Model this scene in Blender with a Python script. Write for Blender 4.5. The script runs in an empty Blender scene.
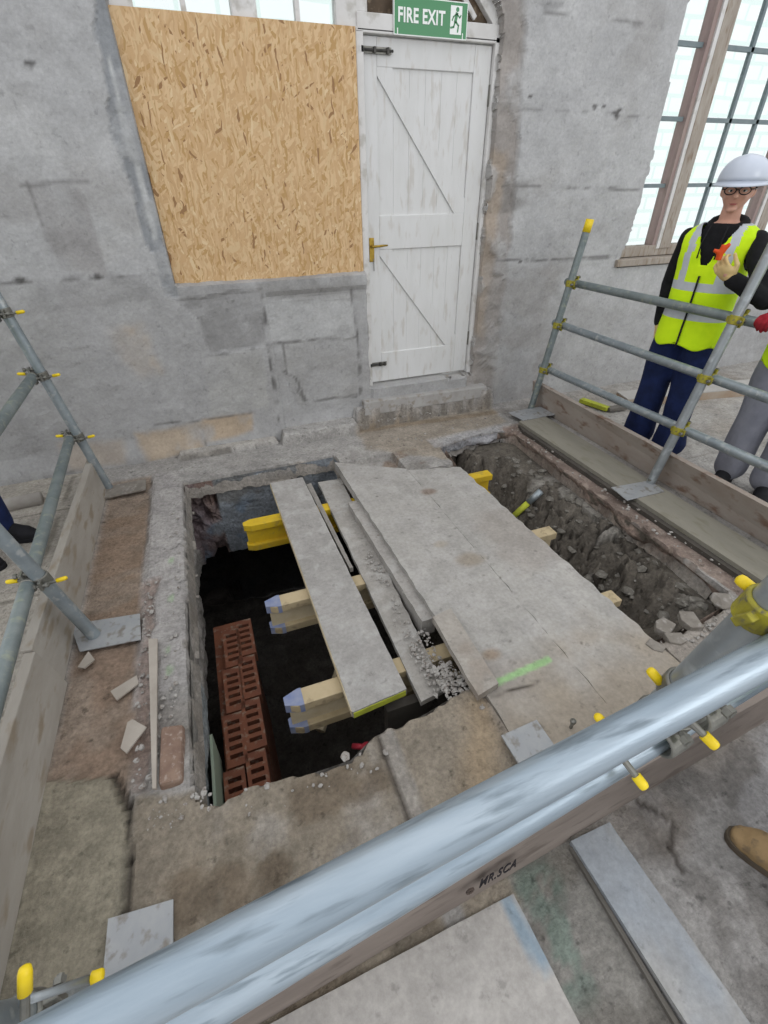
import bpy, bmesh, math, random
import numpy as np
from mathutils import Vector, Matrix, Quaternion, noise as mnoise
random.seed(7); rng=np.random.RandomState(5)
C=bpy.context.scene.collection
PI=math.pi
# ---------------------------------------------------------------- camera geometry
F=466.;CAMH=1.65
def _n(a): return a/np.linalg.norm(a)
def _ray(u,v): return np.array([(u-384)/F,(v-512)/F,1.])
_Y=_n(_ray(175,195));_D=_n(_ray(395,1190));_X=_n(np.cross(_D,_Y))
if _X[0]<0:_X=-_X
_D=_n(np.cross(_Y,_X))
if _D[1]<0:_D=-_D
RW=np.array([_X,_Y,-_D]); CP=np.array([0,0,CAMH])
def g(u,v,z=0.):           # photo pixel -> point at height z
    d=RW@_ray(u,v); return CP+d*((z-CAMH)/d[2])
def py(u,v,y):             # photo pixel -> point on the plane y
    d=RW@_ray(u,v); return CP+d*(y/d[1])
def px(u,v,x):
    d=RW@_ray(u,v); return CP+d*(x/d[0])
# ---------------------------------------------------------------- noise
def _h(i,j,k):
    n=(i*374761393+j*668265263+k*2147483647+1013904223)&0xffffffff
    n=((n^(n>>13))*1274126177)&0xffffffff
    n=n^(n>>16)
    return (n&0xffff)/65535.
def vn(x,y,z=0.):
    x=np.asarray(x,float);y=np.asarray(y,float);z=np.asarray(z,float)+0*x
    i=np.floor(x).astype(np.int64);j=np.floor(y).astype(np.int64);k=np.floor(z).astype(np.int64)
    a=x-i;b=y-j;c=z-k
    a=a*a*(3-2*a);b=b*b*(3-2*b);c=c*c*(3-2*c)
    r=0
    for di in (0,1):
        for dj in (0,1):
            for dk in (0,1):
                w=(a if di else 1-a)*(b if dj else 1-b)*(c if dk else 1-c)
                r=r+w*_h(i+di,j+dj,k+dk)
    return r
def fbm(x,y,z=0.,o=4):
    r=0;a=.5;s=1.
    for q in range(o):
        r=r+a*vn(x*s+q*7.3,y*s-q*3.1,np.asarray(z)*s+q*1.7); a*=.5;s*=2.03
    return r/(1-.5**o)
def worley(x,y,sc):
    x=x*sc;y=y*sc;i=np.floor(x).astype(np.int64);j=np.floor(y).astype(np.int64)
    best=np.full(x.shape,9.);bid=np.zeros(x.shape);bx=np.zeros(x.shape);by=np.zeros(x.shape);sec=np.full(x.shape,9.)
    for di in (-1,0,1):
        for dj in (-1,0,1):
            ii=i+di;jj=j+dj
            cx=ii+_h(ii,jj,11);cy=jj+_h(ii,jj,23);d=np.hypot(x-cx,y-cy)
            m=d<best; sec=np.where(m,best,np.minimum(sec,d)); best=np.where(m,d,best)
            bid=np.where(m,_h(ii,jj,37),bid);bx=np.where(m,x-cx,bx);by=np.where(m,y-cy,by)
    return best,sec,bid,bx,by
def sdpoly(x,y,P):         # signed distance, + inside
    d=np.full(x.shape,1e9);ins=np.zeros(x.shape,bool);n=len(P)
    for a in range(n):
        x0,y0=P[a];x1,y1=P[(a+1)%n];ex,ey=x1-x0,y1-y0
        t=np.clip(((x-x0)*ex+(y-y0)*ey)/(ex*ex+ey*ey+1e-12),0,1)
        d=np.minimum(d,np.hypot(x-x0-t*ex,y-y0-t*ey))
        c=((y0>y)!=(y1>y)); xi=x0+(y-y0)*(ex)/(ey if abs(ey)>1e-12 else 1e-12)
        ins^=(c&(x<xi))
    return np.where(ins,d,-d)
# ---------------------------------------------------------------- materials
def lin(c):
    if isinstance(c,str):
        c=[int(c[i:i+2],16)/255 for i in (0,2,4)]
    return tuple(((v+.055)/1.055)**2.4 if v>.04045 else v/12.92 for v in c)
MATS={}
def newmat(name):
    m=bpy.data.materials.new(name);m.use_nodes=True
    nt=m.node_tree;b=nt.nodes['Principled BSDF'];MATS[name]=m
    return m,nt,b
def N(nt,t,**k):
    n=nt.nodes.new(t)
    for a,v in k.items(): setattr(n,a,v)
    return n
def mat(name,c1,c2=None,scale=6.,rough=.85,metal=0.,bump=.15,bscale=40.,c3=None,stretch=(1,1,1),thr=(.35,.65),spec=.3,alpha=None):
    m,nt,b=newmat(name);c1=lin(c1);c2=lin(c2) if c2 else tuple(v*.8 for v in c1)
    tc=N(nt,'ShaderNodeTexCoord');mp=N(nt,'ShaderNodeMapping');mp.inputs['Scale'].default_value=stretch
    nt.links.new(tc.outputs['Object'],mp.inputs[0])
    n1=N(nt,'ShaderNodeTexNoise');n1.inputs['Scale'].default_value=scale;n1.inputs['Detail'].default_value=8;n1.inputs['Roughness'].default_value=.62
    nt.links.new(mp.outputs[0],n1.inputs[0])
    r=N(nt,'ShaderNodeValToRGB');r.color_ramp.elements[0].position=thr[0];r.color_ramp.elements[1].position=thr[1]
    r.color_ramp.elements[0].color=(*c1,1);r.color_ramp.elements[1].color=(*c2,1)
    nt.links.new(n1.outputs[0],r.inputs[0]);out=r.outputs[0]
    if c3:
        n3=N(nt,'ShaderNodeTexNoise');n3.inputs['Scale'].default_value=scale*2.7;n3.inputs['Detail'].default_value=6
        nt.links.new(mp.outputs[0],n3.inputs[0])
        r3=N(nt,'ShaderNodeValToRGB');r3.color_ramp.elements[0].position=.55;r3.color_ramp.elements[1].position=.68
        nt.links.new(n3.outputs[0],r3.inputs[0])
        mx=N(nt,'ShaderNodeMix',data_type='RGBA');nt.links.new(r3.outputs[0],mx.inputs[0]);nt.links.new(out,mx.inputs[6]);mx.inputs[7].default_value=(*lin(c3),1);out=mx.outputs[2]
    nt.links.new(out,b.inputs['Base Color'])
    b.inputs['Roughness'].default_value=rough;b.inputs['Metallic'].default_value=metal;b.inputs['Specular IOR Level'].default_value=spec
    if bump:
        n2=N(nt,'ShaderNodeTexNoise');n2.inputs['Scale'].default_value=bscale;n2.inputs['Detail'].default_value=6
        nt.links.new(mp.outputs[0],n2.inputs[0])
        bp=N(nt,'ShaderNodeBump');bp.inputs['Strength'].default_value=bump;bp.inputs['Distance'].default_value=.01
        nt.links.new(n2.outputs[0],bp.inputs['Height']);nt.links.new(bp.outputs[0],b.inputs['Normal'])
    return m
def vcmat(name,bump=.5,rough=.92,dist=.01,bs=60.,grain=.35):
    m,nt,b=newmat(name);at=N(nt,'ShaderNodeAttribute');at.attribute_name='Col'
    tc=N(nt,'ShaderNodeTexCoord')
    n1=N(nt,'ShaderNodeTexNoise');n1.inputs['Scale'].default_value=55;n1.inputs['Detail'].default_value=9;n1.inputs['Roughness'].default_value=.7
    nt.links.new(tc.outputs['Object'],n1.inputs[0])
    mr=N(nt,'ShaderNodeMapRange');mr.inputs[1].default_value=.3;mr.inputs[2].default_value=.7;mr.inputs[3].default_value=1-grain;mr.inputs[4].default_value=1+grain*.8
    nt.links.new(n1.outputs[0],mr.inputs[0])
    vm=N(nt,'ShaderNodeVectorMath',operation='SCALE');nt.links.new(at.outputs['Color'],vm.inputs[0]);nt.links.new(mr.outputs[0],vm.inputs['Scale'])
    def layer(src,scale,lo,hi,v0,v1,det=10,ro=.72,loc=0):
        mp=N(nt,'ShaderNodeMapping');mp.inputs['Location'].default_value=(loc,loc*.7,loc*.3);nt.links.new(tc.outputs['Object'],mp.inputs[0])
        a=N(nt,'ShaderNodeTexNoise');a.inputs['Scale'].default_value=scale;a.inputs['Detail'].default_value=det;a.inputs['Roughness'].default_value=ro;nt.links.new(mp.outputs[0],a.inputs[0])
        q=N(nt,'ShaderNodeMapRange');q.inputs[1].default_value=lo;q.inputs[2].default_value=hi;q.inputs[3].default_value=v0;q.inputs[4].default_value=v1;nt.links.new(a.outputs[0],q.inputs[0])
        w=N(nt,'ShaderNodeVectorMath',operation='SCALE');nt.links.new(src,w.inputs[0]);nt.links.new(q.outputs[0],w.inputs['Scale']);return w.outputs[0]
    o_=layer(vm.outputs[0],9,.40,.60,1-grain*.55,1+grain*.45,loc=3)
    o_=layer(o_,26,.30,.40,1-grain*1.5,1.,6,.6,loc=9)      # sparse dark pits
    o_=layer(o_,3.2,.56,.62,1.,1+grain*.4,12,.75,loc=5)     # crisp pale dust islands
    nt.links.new(o_,b.inputs['Base Color']);b.inputs['Roughness'].default_value=rough;b.inputs['Specular IOR Level'].default_value=.2
    n2=N(nt,'ShaderNodeTexNoise');n2.inputs['Scale'].default_value=bs;n2.inputs['Detail'].default_value=8;n2.inputs['Roughness'].default_value=.65
    nt.links.new(tc.outputs['Object'],n2.inputs[0])
    bp=N(nt,'ShaderNodeBump');bp.inputs['Strength'].default_value=bump;bp.inputs['Distance'].default_value=dist
    nt.links.new(n2.outputs[0],bp.inputs['Height']);nt.links.new(bp.outputs[0],b.inputs['Normal'])
    return m
M_WALL=vcmat('plaster',.45,.93,.008,45,.125); M_FLOOR=vcmat('concrete_floor',.8,.95,.014,60,.30)
M_SOIL=vcmat('soil',.7,.95,.015,50,.35); M_PIT=vcmat('pit_masonry',.8,.95,.02,40,.35); M_BOARDV=vcmat('dusty_board',.35,.9,.005,60,.16)
M_BOARD=mat('scaffold_board','96928c','a9a49d',5,.9,bump=.25,bscale=30,c3='8a857d',stretch=(3,.6,3))
M_BOARDX=mat('toe_board_wood','9b948b','aca69e',4,.9,bump=.3,bscale=30,c3='80756b',stretch=(2,.5,2))
M_BEAM=mat('timber_beam_wood','b9a888','a89878',8,.75,bump=.1,c3='8f8168')
M_YEL=mat('yellow_lacquered_wood','d6b62a','c2a02c',7,.55,bump=.08,c3='b59a3e')
M_BLUE=mat('blue_paint','66749c','8a90a4',12,.7)
M_PALEW=mat('pale_cut_wood','b9a98a','c9bca0',10,.85)
M_GREENW=mat('yellow_green_paint','b6bd3c','989c3a',12,.8)
M_GALV=mat('galvanised_steel','9ea3a5','8b9194',7,.42,.55,.06,60,c3='b0b6b9',stretch=(1,1,1),spec=.5)
M_GALV2=mat('galvanised_weathered','8b9494','747e7f',9,.5,.5,.1,60,c3='9aa093',spec=.5)
M_GALVB=mat('galvanised_bluish','9aa3a7','858e93',10,.42,.5,.08,60,c3='afb3b3',spec=.5)
M_RAILX=mat('scratched_galvanised_tube','a3afb8','8d9ba6',9,.4,.5,.08,60,c3='76828a',stretch=(.35,3,3),spec=.5)
M_STEEL=mat('coupler_steel','8c8b84','6f6e68',20,.5,.6,.2)
M_YCOUP=mat('yellow_coupler_paint','a9a030','837c3e',30,.55,.2,.25,c3='6d6850')
M_CAP=mat('yellow_plastic','f0d31c','e0c010',10,.45,bump=0,spec=.5)
M_PLATE=mat('base_plate_steel','989b9e','a6a7a7',9,.6,.3,.1,c3='847f78')
M_WHITE=mat('white_paint','d6d6d5','cfcfcd',5,.6,bump=.05,c3='c5c2bd',stretch=(2,2,.5))
M_WHITE2=mat('white_frame_paint','d9d8d6','cbc9c6',5,.55,bump=.05,c3='b9b6b0')
M_BRASS=mat('brass','b99a45','8f7634',30,.35,.9,.05)
M_DARK=mat('dark_iron','3a3a3a','55534f',30,.55,.6,.2)
M_GREEN=mat('sign_green','1f7d45','1d7a42',3,.35,bump=0,spec=.5)
M_SIGNW=mat('sign_white','eef2ee','e6eae6',3,.4,bump=0)
M_TIMB=mat('window_timber','a8a096','958b80',7,.8,bump=.2,c3='877768',stretch=(3,3,.6))
M_TIMBP=mat('window_pink_timber','927f7c','a08f88',7,.8,bump=.2,stretch=(3,3,.6))
M_LEAD=mat('window_bar_grey','6f7c80','7f8a8c',9,.6)
M_SHEET=mat('white_sheeting','f2f5f4','e6eeec',3,.8,bump=.1,bscale=3)
M_BRICK=mat('terracotta','7d4f3a','6b4334',12,.9,bump=.3,c3='857364')
M_BRICKD=mat('terracotta_slot_shade','40221a','301a14',12,.95)
M_RUBBLE=mat('rubble','aaa7a2','8d8882',30,.95,bump=.4,c3='7b7068')
M_ROCK=mat('dark_rock','75716a','5f5b54',18,.95,bump=.5,c3='8a867e')
M_CONC=mat('concrete_chunk','8c867e','79736b',14,.95,bump=.5,c3='96918b')
M_GREENP=mat('green_spray_paint','8fc078','9ccf86',30,.9)
M_INK=mat('black_ink','1e1b20','2c282c',40,.9)
M_MARK=mat('brown_mark','5d5048','4c4440',40,.9)
M_RED=mat('red_plastic','a2303c','8a2430',10,.5)
# people
M_SKIN=mat('skin','d3a48f','c79784',20,.55,bump=.03)
M_HAIR=mat('brown_hair','4a3426','2f2018',60,.7,bump=.3,stretch=(1,1,.2))
M_HOOD=mat('black_fleece','1d1d20','151517',30,.95,bump=.3)
M_NAVY=mat('navy_cloth','1c2a55','141f40',14,.9,bump=.2)
M_GREYJ=mat('grey_jersey','8a8c96','7b7d88',9,.95,bump=.3)
M_VEST=mat('fluorescent_yellow_cloth','dcff1a','cdf512',9,.75,bump=.15)
M_REFL=mat('reflective_tape','c6cbd0','bac0c6',20,.4,.1,.05)
M_HELM=mat('white_helmet_plastic','c3cad6','b9c0cc',4,.3,bump=0,spec=.5)
M_GLASSF=mat('spectacle_frame','1c1a1c','242224',10,.3)
M_GLOVE=mat('beige_glove','d9c08a','c9ae78',20,.9,bump=.2)
M_ORANGE=mat('orange_plastic','e0561c','cf4a16',10,.6)
M_GRED=mat('red_glove','a01f2c','7c1822',18,.85,bump=.3)
M_GBLK=mat('black_rubber','17171a','202024',18,.8,bump=.2)
M_TANB=mat('tan_boot_leather','9c825e','86704f',14,.8,bump=.25,c3='6f5f4a')
M_SOLE=mat('boot_sole','5c5144','4c443a',14,.9)
M_EYE=mat('eye_white','e8e4e0','ddd',10,.4,bump=0) if False else mat('eye_white','e8e4e0','dddad6',10,.4,bump=0)
M_IRIS=mat('iris','3b4a44','2b332f',10,.3,bump=0)
M_LIP=mat('lips','b06c64','a6625c',10,.5,bump=0)
def glass(name,tint,rough,trans):
    m,nt,b=newmat(name);b.inputs['Base Color'].default_value=(*lin(tint),1);b.inputs['Roughness'].default_value=rough
    b.inputs['Transmission Weight'].default_value=trans;b.inputs['IOR'].default_value=1.05
    return m
M_GLASS=glass('window_glass','f4faf8',.02,1.)
M_LENS=glass('lens_glass','eef2f2',.0,1.)
M_DGLASS=mat('dusty_dark_glass','5f5040','4a3e32',9,.6,bump=0,spec=.2,c3='7a6c5a')
# OSB
def osb():
    m,nt,b=newmat('osb');tc=N(nt,'ShaderNodeTexCoord');out=None
    for i,(ang,sx,sz) in enumerate([(.15,85,13),(-.35,70,12),(.75,60,15),(-.95,75,17),(.0,100,16)]):
        nz=N(nt,'ShaderNodeTexNoise');nz.inputs['Scale'].default_value=7+i;nt.links.new(tc.outputs['Object'],nz.inputs[0])
        va=N(nt,'ShaderNodeVectorMath',operation='SCALE');va.inputs['Scale'].default_value=.05;nt.links.new(nz.outputs['Color'],va.inputs[0])
        ad=N(nt,'ShaderNodeVectorMath',operation='ADD');nt.links.new(tc.outputs['Object'],ad.inputs[0]);nt.links.new(va.outputs[0],ad.inputs[1])
        mp=N(nt,'ShaderNodeMapping');mp.inputs['Rotation'].default_value=(0,ang,0);mp.inputs['Location'].default_value=(i*.37,0,i*.71);mp.vector_type='POINT'
        nt.links.new(ad.outputs[0],mp.inputs[0])
        m2=N(nt,'ShaderNodeVectorMath',operation='MULTIPLY');m2.inputs[1].default_value=(sx,0,sz);nt.links.new(mp.outputs[0],m2.inputs[0])
        v=N(nt,'ShaderNodeTexVoronoi');v.inputs['Scale'].default_value=1;nt.links.new(m2.outputs[0],v.inputs['Vector'])
        r=N(nt,'ShaderNodeValToRGB');cr=r.color_ramp;cols=['cbaa80','c19e72','d3b48a','b6925f','cfb288','c7a478','94704a','d8be96']
        cr.interpolation='CONSTANT'
        cr.elements[0].color=(*lin(cols[0]),1);cr.elements[1].position=.15;cr.elements[1].color=(*lin(cols[1]),1)
        for q,pz in enumerate([.3,.45,.6,.72,.95,.98]):
            e=cr.elements.new(pz);e.color=(*lin(cols[q+2]),1)
        sp=N(nt,'ShaderNodeSeparateColor');nt.links.new(v.outputs['Color'],sp.inputs[0]);nt.links.new(sp.outputs[0],r.inputs[0])
        if out is None: out=r.outputs[0]
        else:
            gt=N(nt,'ShaderNodeMath',operation='GREATER_THAN');gt.inputs[1].default_value=.62;nt.links.new(sp.outputs[1],gt.inputs[0])
            mx=N(nt,'ShaderNodeMix',data_type='RGBA');nt.links.new(gt.outputs[0],mx.inputs[0]);nt.links.new(out,mx.inputs[6]);nt.links.new(r.outputs[0],mx.inputs[7]);out=mx.outputs[2]
    nt.links.new(out,b.inputs['Base Color']);b.inputs['Roughness'].default_value=.75
    return m
M_OSB=osb()
# ---------------------------------------------------------------- builders
def frame(d):
    d=Vector(d).normalized();u=Vector((0,0,1)) if abs(d.z)<.9 else Vector((0,1,0))
    a=d.cross(u).normalized();b=a.cross(d).normalized();return d,a,b
class MB:
    def __init__(s): s.v=[];s.f=[];s.mi=[];s.c=[]
    def add(s,vs,fs,mi=0):
        o=len(s.v);s.v+=[Vector(p) for p in vs];s.f+=[tuple(i+o for i in f) for f in fs];s.mi+=[mi]*len(fs);return s
    def box(s,lo,hi,mi=0):
        x0,y0,z0=lo;x1,y1,z1=hi
        return s.add([(x0,y0,z0),(x1,y0,z0),(x1,y1,z0),(x0,y1,z0),(x0,y0,z1),(x1,y0,z1),(x1,y1,z1),(x0,y1,z1)],
            [(3,2,1,0),(4,5,6,7),(0,1,5,4),(1,2,6,5),(2,3,7,6),(3,0,4,7)],mi)
    def hexa(s,b,t,mi=0):   # bottom 4 and top 4 corners (ccw from above)
        return s.add(list(b)+list(t),[(3,2,1,0),(4,5,6,7),(0,1,5,4),(1,2,6,5),(2,3,7,6),(3,0,4,7)],mi)
    def slab(s,poly,z0,z1,mi=0):
        n=len(poly);a=sum(poly[i][0]*poly[(i+1)%n][1]-poly[(i+1)%n][0]*poly[i][1] for i in range(n))
        if a<0: poly=poly[::-1]
        vs=[(p[0],p[1],z0) for p in poly]+[(p[0],p[1],z1) for p in poly]
        fs=[tuple(range(n))[::-1],tuple(range(n,2*n))]+[(i,(i+1)%n,n+(i+1)%n,n+i) for i in range(n)]
        return s.add(vs,fs,mi)
    def bar(s,p0,p1,w,h,up=(0,0,1),mi=0):
        p0,p1=Vector(p0),Vector(p1);d=(p1-p0).normalized();up=Vector(up);a=d.cross(up).normalized();b=a.cross(d)
        vs=[];
        for p in (p0,p1):
            for sa,sb in ((-1,-1),(1,-1),(1,1),(-1,1)): vs.append(p+a*(sa*w/2)+b*(sb*h/2))
        return s.add(vs,[(0,1,2,3),(7,6,5,4),(0,4,5,1),(1,5,6,2),(2,6,7,3),(3,7,4,0)],mi)
    def tube(s,pts,rad,seg=14,mi=0,hollow=0):
        pts=[Vector(p) for p in pts];n=len(pts)
        if not hasattr(rad,'__len__'): rad=[rad]*n
        d0=(pts[1]-pts[0]).normalized();_,a,b=frame(d0);vs=[];prev=d0
        for i,p in enumerate(pts):
            d=(pts[min(i+1,n-1)]-pts[max(i-1,0)]).normalized()
            q=prev.rotation_difference(d);a=q@a;b=q@b;prev=d
            for k in range(seg):
                t=2*PI*k/seg;vs.append(p+(a*math.cos(t)+b*math.sin(t))*rad[i])
        fs=[]
        for i in range(n-1):
            for k in range(seg):
                k2=(k+1)%seg;fs.append((i*seg+k,i*seg+k2,(i+1)*seg+k2,(i+1)*seg+k))
        if hollow:
            o=len(vs)
            for i,p in ((0,pts[0]),(n-1,pts[-1])):
                for k in range(seg): vs.append(p+(vs[i*seg+k]-p)*hollow)
            for k in range(seg):
                k2=(k+1)%seg;fs.append((k2,k,o+k,o+k2));e=(n-1)*seg;fs.append((e+k,e+k2,o+seg+k2,o+seg+k));fs.append((o+k,o+seg+k,o+seg+k2,o+k2))
        else: fs+=[tuple(range(seg)),tuple(range(n*seg-1,(n-1)*seg-1,-1))]
        return s.add(vs,fs,mi)
    def ball(s,c,r,seg=12,rings=8,rot=None,mi=0,fn=None):
        if not hasattr(r,'__len__'): r=(r,r,r)
        c=Vector(c);vs=[];
        def P(v):
            v=Vector((v[0]*r[0],v[1]*r[1],v[2]*r[2]))
            if fn: v=fn(v)
            if rot: v=rot@v
            return c+v
        vs.append(P((0,0,1)))
        for i in range(1,rings):
            t=PI*i/rings
            for k in range(seg):
                a=2*PI*k/seg;vs.append(P((math.sin(t)*math.cos(a),math.sin(t)*math.sin(a),math.cos(t))))
        vs.append(P((0,0,-1)));fs=[]
        for k in range(seg):
            k2=(k+1)%seg;fs.append((0,1+k,1+k2));fs.append((len(vs)-1,1+(rings-2)*seg+k2,1+(rings-2)*seg+k))
        for i in range(rings-2):
            for k in range(seg):
                k2=(k+1)%seg;fs.append((1+i*seg+k,1+(i+1)*seg+k,1+(i+1)*seg+k2,1+i*seg+k2))
        return s.add(vs,fs,mi)
    def rings(s,rs,cap=True,mi=0):
        n=len(rs[0]);vs=[p for r in rs for p in r];fs=[]
        for i in range(len(rs)-1):
            for k in range(n):
                k2=(k+1)%n;fs.append((i*n+k,i*n+k2,(i+1)*n+k2,(i+1)*n+k))
        if cap: fs+=[tuple(range(n))[::-1],tuple(range(len(vs)-n,len(vs)))]
        return s.add(vs,fs,mi)
    def build(s,name,m,parent=None,smooth=False,bevel=0,remesh=0,smoothit=0,xf=None,recalc=True):
        me=bpy.data.meshes.new(name);off=Vector(parent['_w']) if parent is not None and '_w' in parent else Vector((0,0,0))
        vs=[(xf@v if xf else v)-off for v in s.v]
        me.from_pydata([tuple(v) for v in vs],[],s.f)
        for mm in (m if isinstance(m,(list,tuple)) else [m]): me.materials.append(mm)
        if any(s.mi): me.polygons.foreach_set('material_index',s.mi)
        if recalc:
            bm=bmesh.new();bm.from_mesh(me);bmesh.ops.recalc_face_normals(bm,faces=bm.faces);bm.to_mesh(me);bm.free()
        if smooth: me.polygons.foreach_set('use_smooth',[True]*len(me.polygons))
        me.update();o=bpy.data.objects.new(name,me);C.objects.link(o)
        if parent is not None: o.parent=parent; o['_w']=tuple(off)
        if remesh:
            r=o.modifiers.new('r','REMESH');r.mode='VOXEL';r.voxel_size=remesh;r.use_smooth_shade=True
        if smoothit:
            r=o.modifiers.new('s','SMOOTH');r.iterations=smoothit;r.factor=.5
        if bevel:
            r=o.modifiers.new('b','BEVEL');r.width=bevel;r.segments=2;r.limit_method='ANGLE';r.angle_limit=.6
        return o
def thing(name,label,cat,loc,group=None):
    o=bpy.data.objects.new(name,None);C.objects.link(o);o.location=loc;o['label']=label;o['category']=cat;o['_w']=tuple(float(v) for v in loc);o.empty_display_size=.1
    if group:o['group']=group
    return o
def tag(o,label,cat,group=None,kind=None):
    o['label']=label;o['category']=cat
    if group:o['group']=group
    if kind:o['kind']=kind
    return o
def struct(o): o['kind']='structure';return o
def gridmesh(name,X,Y,Z,keep,col,m,smooth=False,flip=False):
    ny,nx=X.shape;idx=np.arange(ny*nx).reshape(ny,nx)
    q=np.stack([idx[:-1,:-1],idx[:-1,1:],idx[1:,1:],idx[1:,:-1]],-1).reshape(-1,4)
    k=(keep[:-1,:-1]&keep[:-1,1:]&keep[1:,1:]&keep[1:,:-1]).reshape(-1);q=q[k]
    if flip:q=q[:,::-1]
    used=np.unique(q);re=-np.ones(ny*nx,int);re[used]=np.arange(len(used));q=re[q]
    v=np.stack([X,Y,Z],-1).reshape(-1,3)[used];c=col.reshape(-1,3)[used]
    me=bpy.data.meshes.new(name);me.from_pydata(v.tolist(),[],q.tolist());me.materials.append(m)
    a=me.color_attributes.new('Col','FLOAT_COLOR','POINT');a.data.foreach_set('color',np.concatenate([c,np.ones((len(c),1))],1).astype(np.float32).ravel())
    if smooth: me.polygons.foreach_set('use_smooth',[True]*len(me.polygons))
    o=bpy.data.objects.new(name,me);C.objects.link(o);return o
def L3(h): return np.array(lin(h))
def blend(col,mask,c,k=1.): 
    mask=np.clip(mask*k,0,1)[...,None];return col*(1-mask)+np.asarray(c)*mask
def ss(a,b,x): t=np.clip((x-a)/(b-a),0,1);return t*t*(3-2*t)
# ================================================================ SETTING: front wall
WY=3.56
xs=np.arange(-2.6,7.2,.0165);zs=np.arange(-.08,3.35,.0165);X,Z=np.meshgrid(xs,zs)
nj=(fbm(X*9,Z*9,3.3)-.5)*.05
def wp(*p): return [tuple(py(u,v,WY)[[0,2]]) for u,v in p]
def wmask(poly,soft=.012,jit=1.):
    return ss(-soft,soft,sdpoly(X,Z,poly)+nj*jit)
DEPW=.17
n1=fbm(X*1.4,Z*1.4,1.,5);n2=fbm(X*6,Z*6,2.,5);n3=fbm(X*22,Z*22,5.,4)
col=np.ones(X.shape+(3,))*L3('acacac');col=col*(.82+.24*n1+.16*n2)[...,None]
col=blend(col,ss(.54,.72,fbm(X*2.6+4,Z*2.6,7.,5)),L3('b9b9b8'),.5)
col=blend(col,ss(.56,.74,fbm(X*3.1+14,Z*3.6,9.,6)),L3('9a9896'),.5)
dark='8d8d8e'
def patch(px_,c,a,soft=.012,j=1.):
    global col;m=wmask(wp(*px_),soft,j)*(.35+.65*ss(.30,.52,fbm(X*7+3,Z*7,17.,5)));col=blend(col,m,L3(c)*(.82+.36*n2)[...,None],a);return m
low=ss(.9,1.2,Z)
col=blend(col,(1-ss(1.08,1.16,Z+nj))*(X<2.3),L3('9a9998'),.55)
patch([(25,183),(80,183),(98,240),(105,275),(60,272),(40,215)],'969493',.75)
patch([(0,284),(85,278),(165,275),(262,290),(262,300),(150,300),(60,310),(0,320)],'8f8e8d',.6)
mB=patch([(176,300),(262,290),(265,345),(210,354),(198,320)],'8a8988',.75)
mC=patch([(264,300),(350,296),(355,338),(272,345)],'b2b2b1',.8)
mD=patch([(283,345),(355,338),(359,395),(300,405),(283,370)],'9c9b99',.7)
patch([(110,330),(140,325),(160,372),(140,378),(120,355)],'b39f86',.55,.05)
patch([(135,434),(200,424),(205,447),(150,462)],'b29f87',.75,.03)
patch([(203,420),(252,413),(253,430),(205,442)],'b29c80',.75,.02)
patch([(60,445),(122,440),(125,462),(70,470)],'ad9c88',.5,.04)
patch([(205,358),(262,350),(270,408),(210,416)],'abaaa6',.5)
patch([(255,283),(364,273),(364,300),(258,302)],'8b8986',.55)
mS=patch([(84,-60),(112,0),(180,300),(165,296),(112,130),(98,40)],'888b8e',.9,.008,1.4)
patch([(104,50),(111,62),(150,200),(158,250),(146,210),(118,110)],'b9bab9',.9,.006,.6)
mR=patch([(500,-60),(530,-60),(527,0),(515,200),(492,400),(466,395),(478,300),(492,150)],'97908a',.85,.02,1.5)
patch([(492,150),(510,150),(496,260),(484,340),(474,330)],'a1917f',.6,.03,1.5)
patch([(488,262),(562,270),(545,400),(478,400)],'97938f',.5,.05,2)
patch([(505,183),(530,180),(527,205),(505,215)],'7d7a77',.6,.02)
patch([(560,300),(768,300),(768,420),(540,420)],'a3a2a1',.5,.1,2)
patch([(536,2),(566,0),(562,9),(545,12)],'3c3a38',.9,.01)
def wline(pts,w,c,a):
    global col
    P=wp(*pts)
    for (x0,z0),(x1,z1) in zip(P[:-1],P[1:]):
        ex,ez=x1-x0,z1-z0;t=np.clip(((X-x0)*ex+(Z-z0)*ez)/(ex*ex+ez*ez),0,1)
        d=np.hypot(X-x0-t*ex,Z-z0-t*ez)+nj*.25
        br=ss(.35,.6,fbm(X*13,Z*13,8.))
        col=blend(col,(1-ss(w*.4,w,d))*br,L3(c),a)
joint=np.zeros(X.shape)
for pts,w,a in [([(545,12),(620,22),(680,30)],.012,.6),([(523,108),(590,112),(650,118)],.012,.45),([(505,186),(570,187),(640,190)],.012,.6),([(498,260),(560,260),(622,256)],.014,.7),
    ([(20,186),(90,180)],.012,.5),([(26,183),(42,225)],.012,.5),([(0,284),(90,277),(165,274)],.014,.6),([(262,292),(268,345),(279,420)],.016,.9),([(205,356),(262,348)],.012,.6),([(272,344),(356,337)],.01,.6),
    ([(284,345),(287,375),(305,402),(357,397)],.012,.6),([(284,372),(297,380),(305,400)],.014,.8),([(150,425),(203,420),(252,412)],.012,.6),([(203,420),(206,445)],.012,.6),([(60,472),(140,465)],.01,.5),
    ([(0,80),(60,90)],.008,.2),([(352,290),(358,335),(362,395)],.016,.8)]: wline(pts,w,'5f5d5b',a)
for (u,v,r) in [(30,64,.02),(616,113,.025),(617,117,.02),(620,110,.018),(595,107,.02),(604,107,.018),(520,262,.015),(530,97,.012),(20,280,.03),(98,277,.025),(108,150,.012)]:
    P=py(u,v,WY);col=blend(col,1-ss(r*.5,r,np.hypot((X-P[0])*.7,(Z-P[2])*1.3)+nj*.3),L3('4c4a48'),.85)
col=np.clip(col,0,1)
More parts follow.
